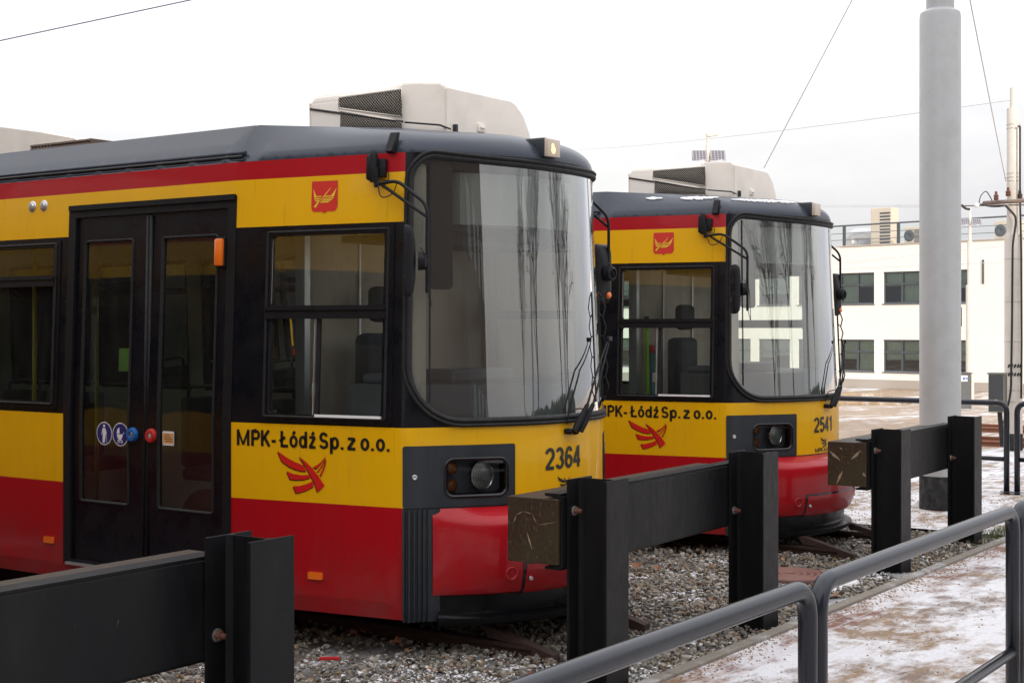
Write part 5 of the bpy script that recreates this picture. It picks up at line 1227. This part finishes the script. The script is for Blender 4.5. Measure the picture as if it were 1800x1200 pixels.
# roof railing with glass
rg = empty('roof_railing', (0, .25, BH + .07), parent=B)
bm = bmesh.new(); tube(bm, [(X0, 0, 1.0), (X1, 0, 1.0)], .045, 6)
x = X0 + .1
while x < X1: bx(bm, x - .07, x + .07, -.04, .04, 0, 1.0); x += 2.95 * .5 if 0 else 3.0
tube(bm, [(X0, 0, .62), (X1, 0, .62)], .015, 6); tube(bm, [(X0, 0, .3), (X1, 0, .3)], .015, 6); objb('posts_and_rails', bm, M['winframe'], rg)
objm('glass_panel', [(X0, .02, .1), (X1, .02, .1), (X1, .02, .9), (X0, .02, .9)], [(0, 1, 2, 3)], glass('railing_glass', (.93, .95, .94), .6), rg)
M['hvac'] = pbr('hvac_beige', (.52, .46, .38), .6)
def hvac(lx, ly, w, h, lab, fan=1):
    q = B.matrix_basis @ Vector((lx, ly, BH + .01)); r = empty('outdoor_unit', q, brot); tag(r, lab, 'ventilation unit', 'units on the office roof')
    bm = bmesh.new(); bx(bm, 0, w, 0, .7, .08, h, .03); bx(bm, .1, .2, .05, .6, 0, .08); bx(bm, w - .2, w - .1, .05, .6, 0, .08); objb('casing', bm, M['hvac'], r)
    bm = bmesh.new()
    for k in range(10): bx(bm, w * .45, w * .95, -.015, -.002, .2 + k * (h - .35) / 10, .2 + (k + .5) * (h - .35) / 10)
    objb('louvre', bm, M['winframe'], r)
    bm = bmesh.new(); lathe(bm, [(0, .02), (.08, .02), (.09, .04), (.27, .03), (.29, 0)], 20, M4=frame_mat((w * .22, 0, h * .55), (0, -1, 0))); 
    if fan: objb('fan', bm, M['winframe'], r)
    else: bm.free()
bpy.context.view_layer.update()
hvac(.75, 1.6, 1.15, 1.95, 'tall beige ventilation unit standing behind the office roof railing', 0)
hvac(2.5, 1.8, 1.2, .95, 'low beige unit with a fan, right of the tall roof unit')
hvac(7.2, 1.8, 1.3, 1.0, 'beige unit with dark side between the thick pole and the cream pole')
q = B.matrix_basis @ Vector((-.6, 2.0, BH)); r = empty('roof_duct', q, brot); tag(r, 'shiny curved metal duct on the office roof beside tram 2541', 'duct')
bm = bmesh.new(); tube(bm, fillet([(0, 0, .0), (0, 0, .75), (1.2, 0, .75), (2.2, 0, .45)], .35), .30, 16); objb('duct_pipe', bm, M['alu'], r, smooth=True)
bm = bmesh.new(); bx(bm, -.5, .8, .8, 1.6, 0, 1.0, .03); objb('duct_box', bm, M['alu'], r)
# ================================================================= YARD TRACKS, MOUND, TUFTS
M['railorange'] = pbr('rail_orange_rust', (.26, .11, .065), .8, dirt=.4, dirtcol=(.16, .07, .045), scale=8)
for k, (py, w_) in enumerate(((746, 'farthest'), (753, 'second farthest'), (770, 'third farthest'), (778, 'nearest'))):
    d = FPX * (CH + .0) / (py - HOR); q = at(1740, py, d); rail('rail', q.x, q.y - 9, q.y + .8, gz(q.x, q.y) + .03, '%s of the four orange rusty rails in the yard behind the railing' % w_, 'yard rails', M['railorange'])
q0 = at(1510, 690, 52)
bm = bmesh.new(); rnd = random.Random(9)
bmesh.ops.create_icosphere(bm, subdivisions=4, radius=1)
for v in bm.verts: v.co = Vector((v.co.x * 1.5, v.co.y * .7, v.co.z * .34)) * (1 + .25 * math.sin(v.co.x * 9 + v.co.y * 5) * math.cos(v.co.y * 11 + 2) + rnd.uniform(-.04, .04))
M['dirt'] = concrete('sandy_dirt', (.22, .15, .09), (.40, .30, .20), 3)
o = objb('dirt_mound', bm, M['dirt'], smooth=True, loc=(q0.x, q0.y, gz(q0.x, q0.y))); o.rotation_euler = (0, 0, ANG - math.radians(90)); tag(o, 'low mound of sandy earth at the foot of the office building', 'earth mound')
M['grass'] = pbr('winter_grass', (.08, .10, .03), .8)
V = []; F = []
for cx, cy, n, rr_ in ((13.75, 4.05, 700, .35), (21.0, 4.6, 500, .5), (22.5, 5.5, 500, .6), (20.2, 3.9, 300, .5)):
    for _ in range(n):
        x, y = cx + rnd.gauss(0, rr_), cy + rnd.gauss(0, rr_ * .22); a = rnd.uniform(0, 6.28); h = rnd.uniform(.02, .06); w_ = .004; k = len(V); V += [(x - w_ * math.cos(a), y - w_ * math.sin(a), 0), (x + w_ * math.cos(a), y + w_ * math.sin(a), 0), (x + rnd.uniform(-.03, .03), y + rnd.uniform(-.03, .03), h + .02)]; F.append((k, k + 1, k + 2))
tag(objm('grass_tufts', V, F, M['grass']), 'sparse green winter grass at the edges of the snowy pavement', 'grass', kind='stuff')
# ================================================================= SURROUNDINGS BEHIND AND BESIDE THE CAMERA (trees and poles seen in the glass; blocks added to shade the foreground)
def block(name, x0, x1, y0, y1, h, mat, lab, floors=3, pitch=3.2):
    r = empty(name, ((x0 + x1) / 2, (y0 + y1) / 2, 0)); tag(r, lab, 'building'); ax, ay = (x1 - x0) / 2, (y1 - y0) / 2
    bm = bmesh.new(); bx(bm, -ax, ax, -ay, ay, -.3, h); objb('wall', bm, mat, r)
    bm = bmesh.new(); bx(bm, -ax - .15, ax + .15, -ay - .15, ay + .15, h, h + .3); objb('roof', bm, M['plinth'], r)
    for side in ('y', 'x'):
        n = int((2 * (ax if side == 'y' else ay)) / pitch)
        for f in range(floors):
            z = 1.0 + f * (h / floors)
            bm = bmesh.new(); b2 = bmesh.new()
            for k in range(n):
                c = -(ax if side == 'y' else ay) + (k + .5) * pitch
                if side == 'y': bx(bm, c - .9, c + .9, ay - .02, ay + .03, z, z + 1.7); bx(b2, c - .8, c + .8, ay + .03, ay + .05, z + .1, z + 1.6)
                else: bx(bm, ax - .02, ax + .03, c - .9, c + .9, z, z + 1.7); bx(b2, ax + .03, ax + .05, c - .8, c + .8, z + .1, z + 1.6)
            w = objb('window_row', bm, M['winframe'], r); objb('panes', b2, M['gloss_black'], w)
    return r
block('shade_block', -40, .7, -28, -14.5, 13.0, pbr('shade_block_dark', (.10, .075, .06), .9), 'added dark block behind the camera that shades the foreground')  # unseen block added to keep sun off the foreground and darken the windscreen reflections
block('side_shade_block', -34, -5, 9, 40, 11, pbr('side_block_grey', (.16, .155, .15), .9), 'added grey block left of the trams that darkens the gap between them', 2)  # unseen mass added to cut sky light between the trams
M['bark'] = pbr('bark', (.05, .042, .036), .9, bmp=.5, bs=30)
def bare_tree(x, y, h, seed, lab):
    rnd = random.Random(seed); r = empty('bare_tree', (x, y, gz(x, y) - .1)); tag(r, lab, 'tree', 'bare trees beside the depot')
    bm = bmesh.new(); b2 = bmesh.new(); tube(bm, [(0, 0, 0), (.05, .03, h * .25), (-.05, .1, h * .5)], [h * .022, h * .017, h * .013], 8)
    def br(p, d, l, rad, dep):
        q = p + d * l; m = p.lerp(q, .5) + Vector((rnd.gauss(0, 1), rnd.gauss(0, 1), rnd.gauss(0, .5))) * l * .06
        tube(b2, [p, m, q], [rad, rad * .8, rad * .55], 5 if dep > 1 else 3, cap=False)
        if dep <= 0: return
        for _ in range(rnd.choice((3, 3, 4))):
            dd = (d + Vector((rnd.gauss(0, .5), rnd.gauss(0, .5), rnd.gauss(.12, .3)))).normalized(); br(p.lerp(q, rnd.uniform(.45, 1)), dd, l * rnd.uniform(.55, .8), rad * .55, dep - 1)
    for k in range(7):
        a = rnd.uniform(0, 6.28); br(Vector((0, .05, h * rnd.uniform(.25, .5))), Vector((math.cos(a) * .6, math.sin(a) * .6, 1)).normalized(), h * .24, h * .009, 4)
    objb('trunk', bm, M['bark'], r); objb('crown', b2, M['bark'], r)
for x, y, h, sd, lb in ((12.0, -20, 9, 1, 'bare tree behind the camera by the added shading block'), (16, -13, 8, 2, 'bare tree on the right, outside the photo, near the railings'), (24, -9.5, 9, 3, 'tall bare tree right of the photo beyond the platform'), (34, -14, 10, 4, 'farthest bare tree right of the photo')): bare_tree(x, y, h, sd, lb)
for x, y, lb in ((12.5, -8, 'stepped grey pole behind the platform, outside the photo'), (19.0, -3.8, 'stepped grey pole right of the platform, outside the photo')):
    r = empty('catenary_pole', (x, y, 0)); tag(r, lb, 'pole'); bm = bmesh.new(); lathe(bm, [(.2, -.1), (.2, 5.2), (.14, 5.25), (.14, 9.5), (0, 9.5)], 24); objb('shaft', bm, M['polegrey'], r, autosm=.5)

# loose sand and grit swept over the paving
V = []; F = []; MI = []; rnd = random.Random(21)
def grit(x, y, z, r):
    b = len(V); h = r * rnd.uniform(.5, .9); a0 = rnd.uniform(0, 6.28)
    V.append((x, y, z + h))
    for i in range(5): a = a0 + i * 1.2566; q = r * rnd.uniform(.7, 1.3); V.append((x + q * math.cos(a), y + q * math.sin(a), z - .002))
    for i in range(5): F.append((b, b + 1 + i, b + 1 + (i + 1) % 5)); MI.append(0 if rnd.random() < .75 else 1)
for _ in range(70):
    cx, cy, sp_ = rnd.uniform(4.5, 13.5), rnd.uniform(-.5, 3.7), rnd.uniform(.08, .45)
    for _ in range(int(sp_ * 260)): grit(cx + rnd.gauss(0, sp_), min(3.79, cy + rnd.gauss(0, sp_ * .45)), .042, rnd.choice((.002, .003, .004, .006, .010)))
for _ in range(2600): grit(rnd.uniform(4, 13.6), 3.80 - abs(rnd.gauss(0, .10)), .042, rnd.choice((.003, .004, .007, .011)))
for _ in range(1500): grit(rnd.uniform(13.7, 17), rnd.uniform(3.9, 7), .02, rnd.choice((.006, .009, .014)))
tag(objm('sand_grit', V, F, [pbr('grit_sand', (.24, .15, .085), .9), pbr('grit_stone', (.16, .14, .12), .9)], None, MI), 'loose brown sand and grit scattered over the snowy paving', 'sand', kind='stuff')
# evergreen hedge beyond the yard on the near side (mirrored low in the windscreens)
bm = bmesh.new(); rnd = random.Random(4)
for i in range(420):
    x = 2 + rnd.uniform(0, 75); y = -30 - rnd.uniform(0, 3) - x * .12; r = rnd.uniform(1.2, 1.6)
    bmesh.ops.create_icosphere(bm, subdivisions=2, radius=r, matrix=Matrix.Translation((x, y, rnd.uniform(.1, .5))) @ Matrix.Diagonal((1.8, .7, 1, 1)))
for v in bm.verts: v.co += Vector((rnd.gauss(0, .05), rnd.gauss(0, .05), rnd.gauss(0, .03)))
tag(objb('hedge', bm, pbr('hedge_green', (.03, .04, .02), .9)), 'dark evergreen hedge across the road, outside the photo', 'hedge', kind='stuff')
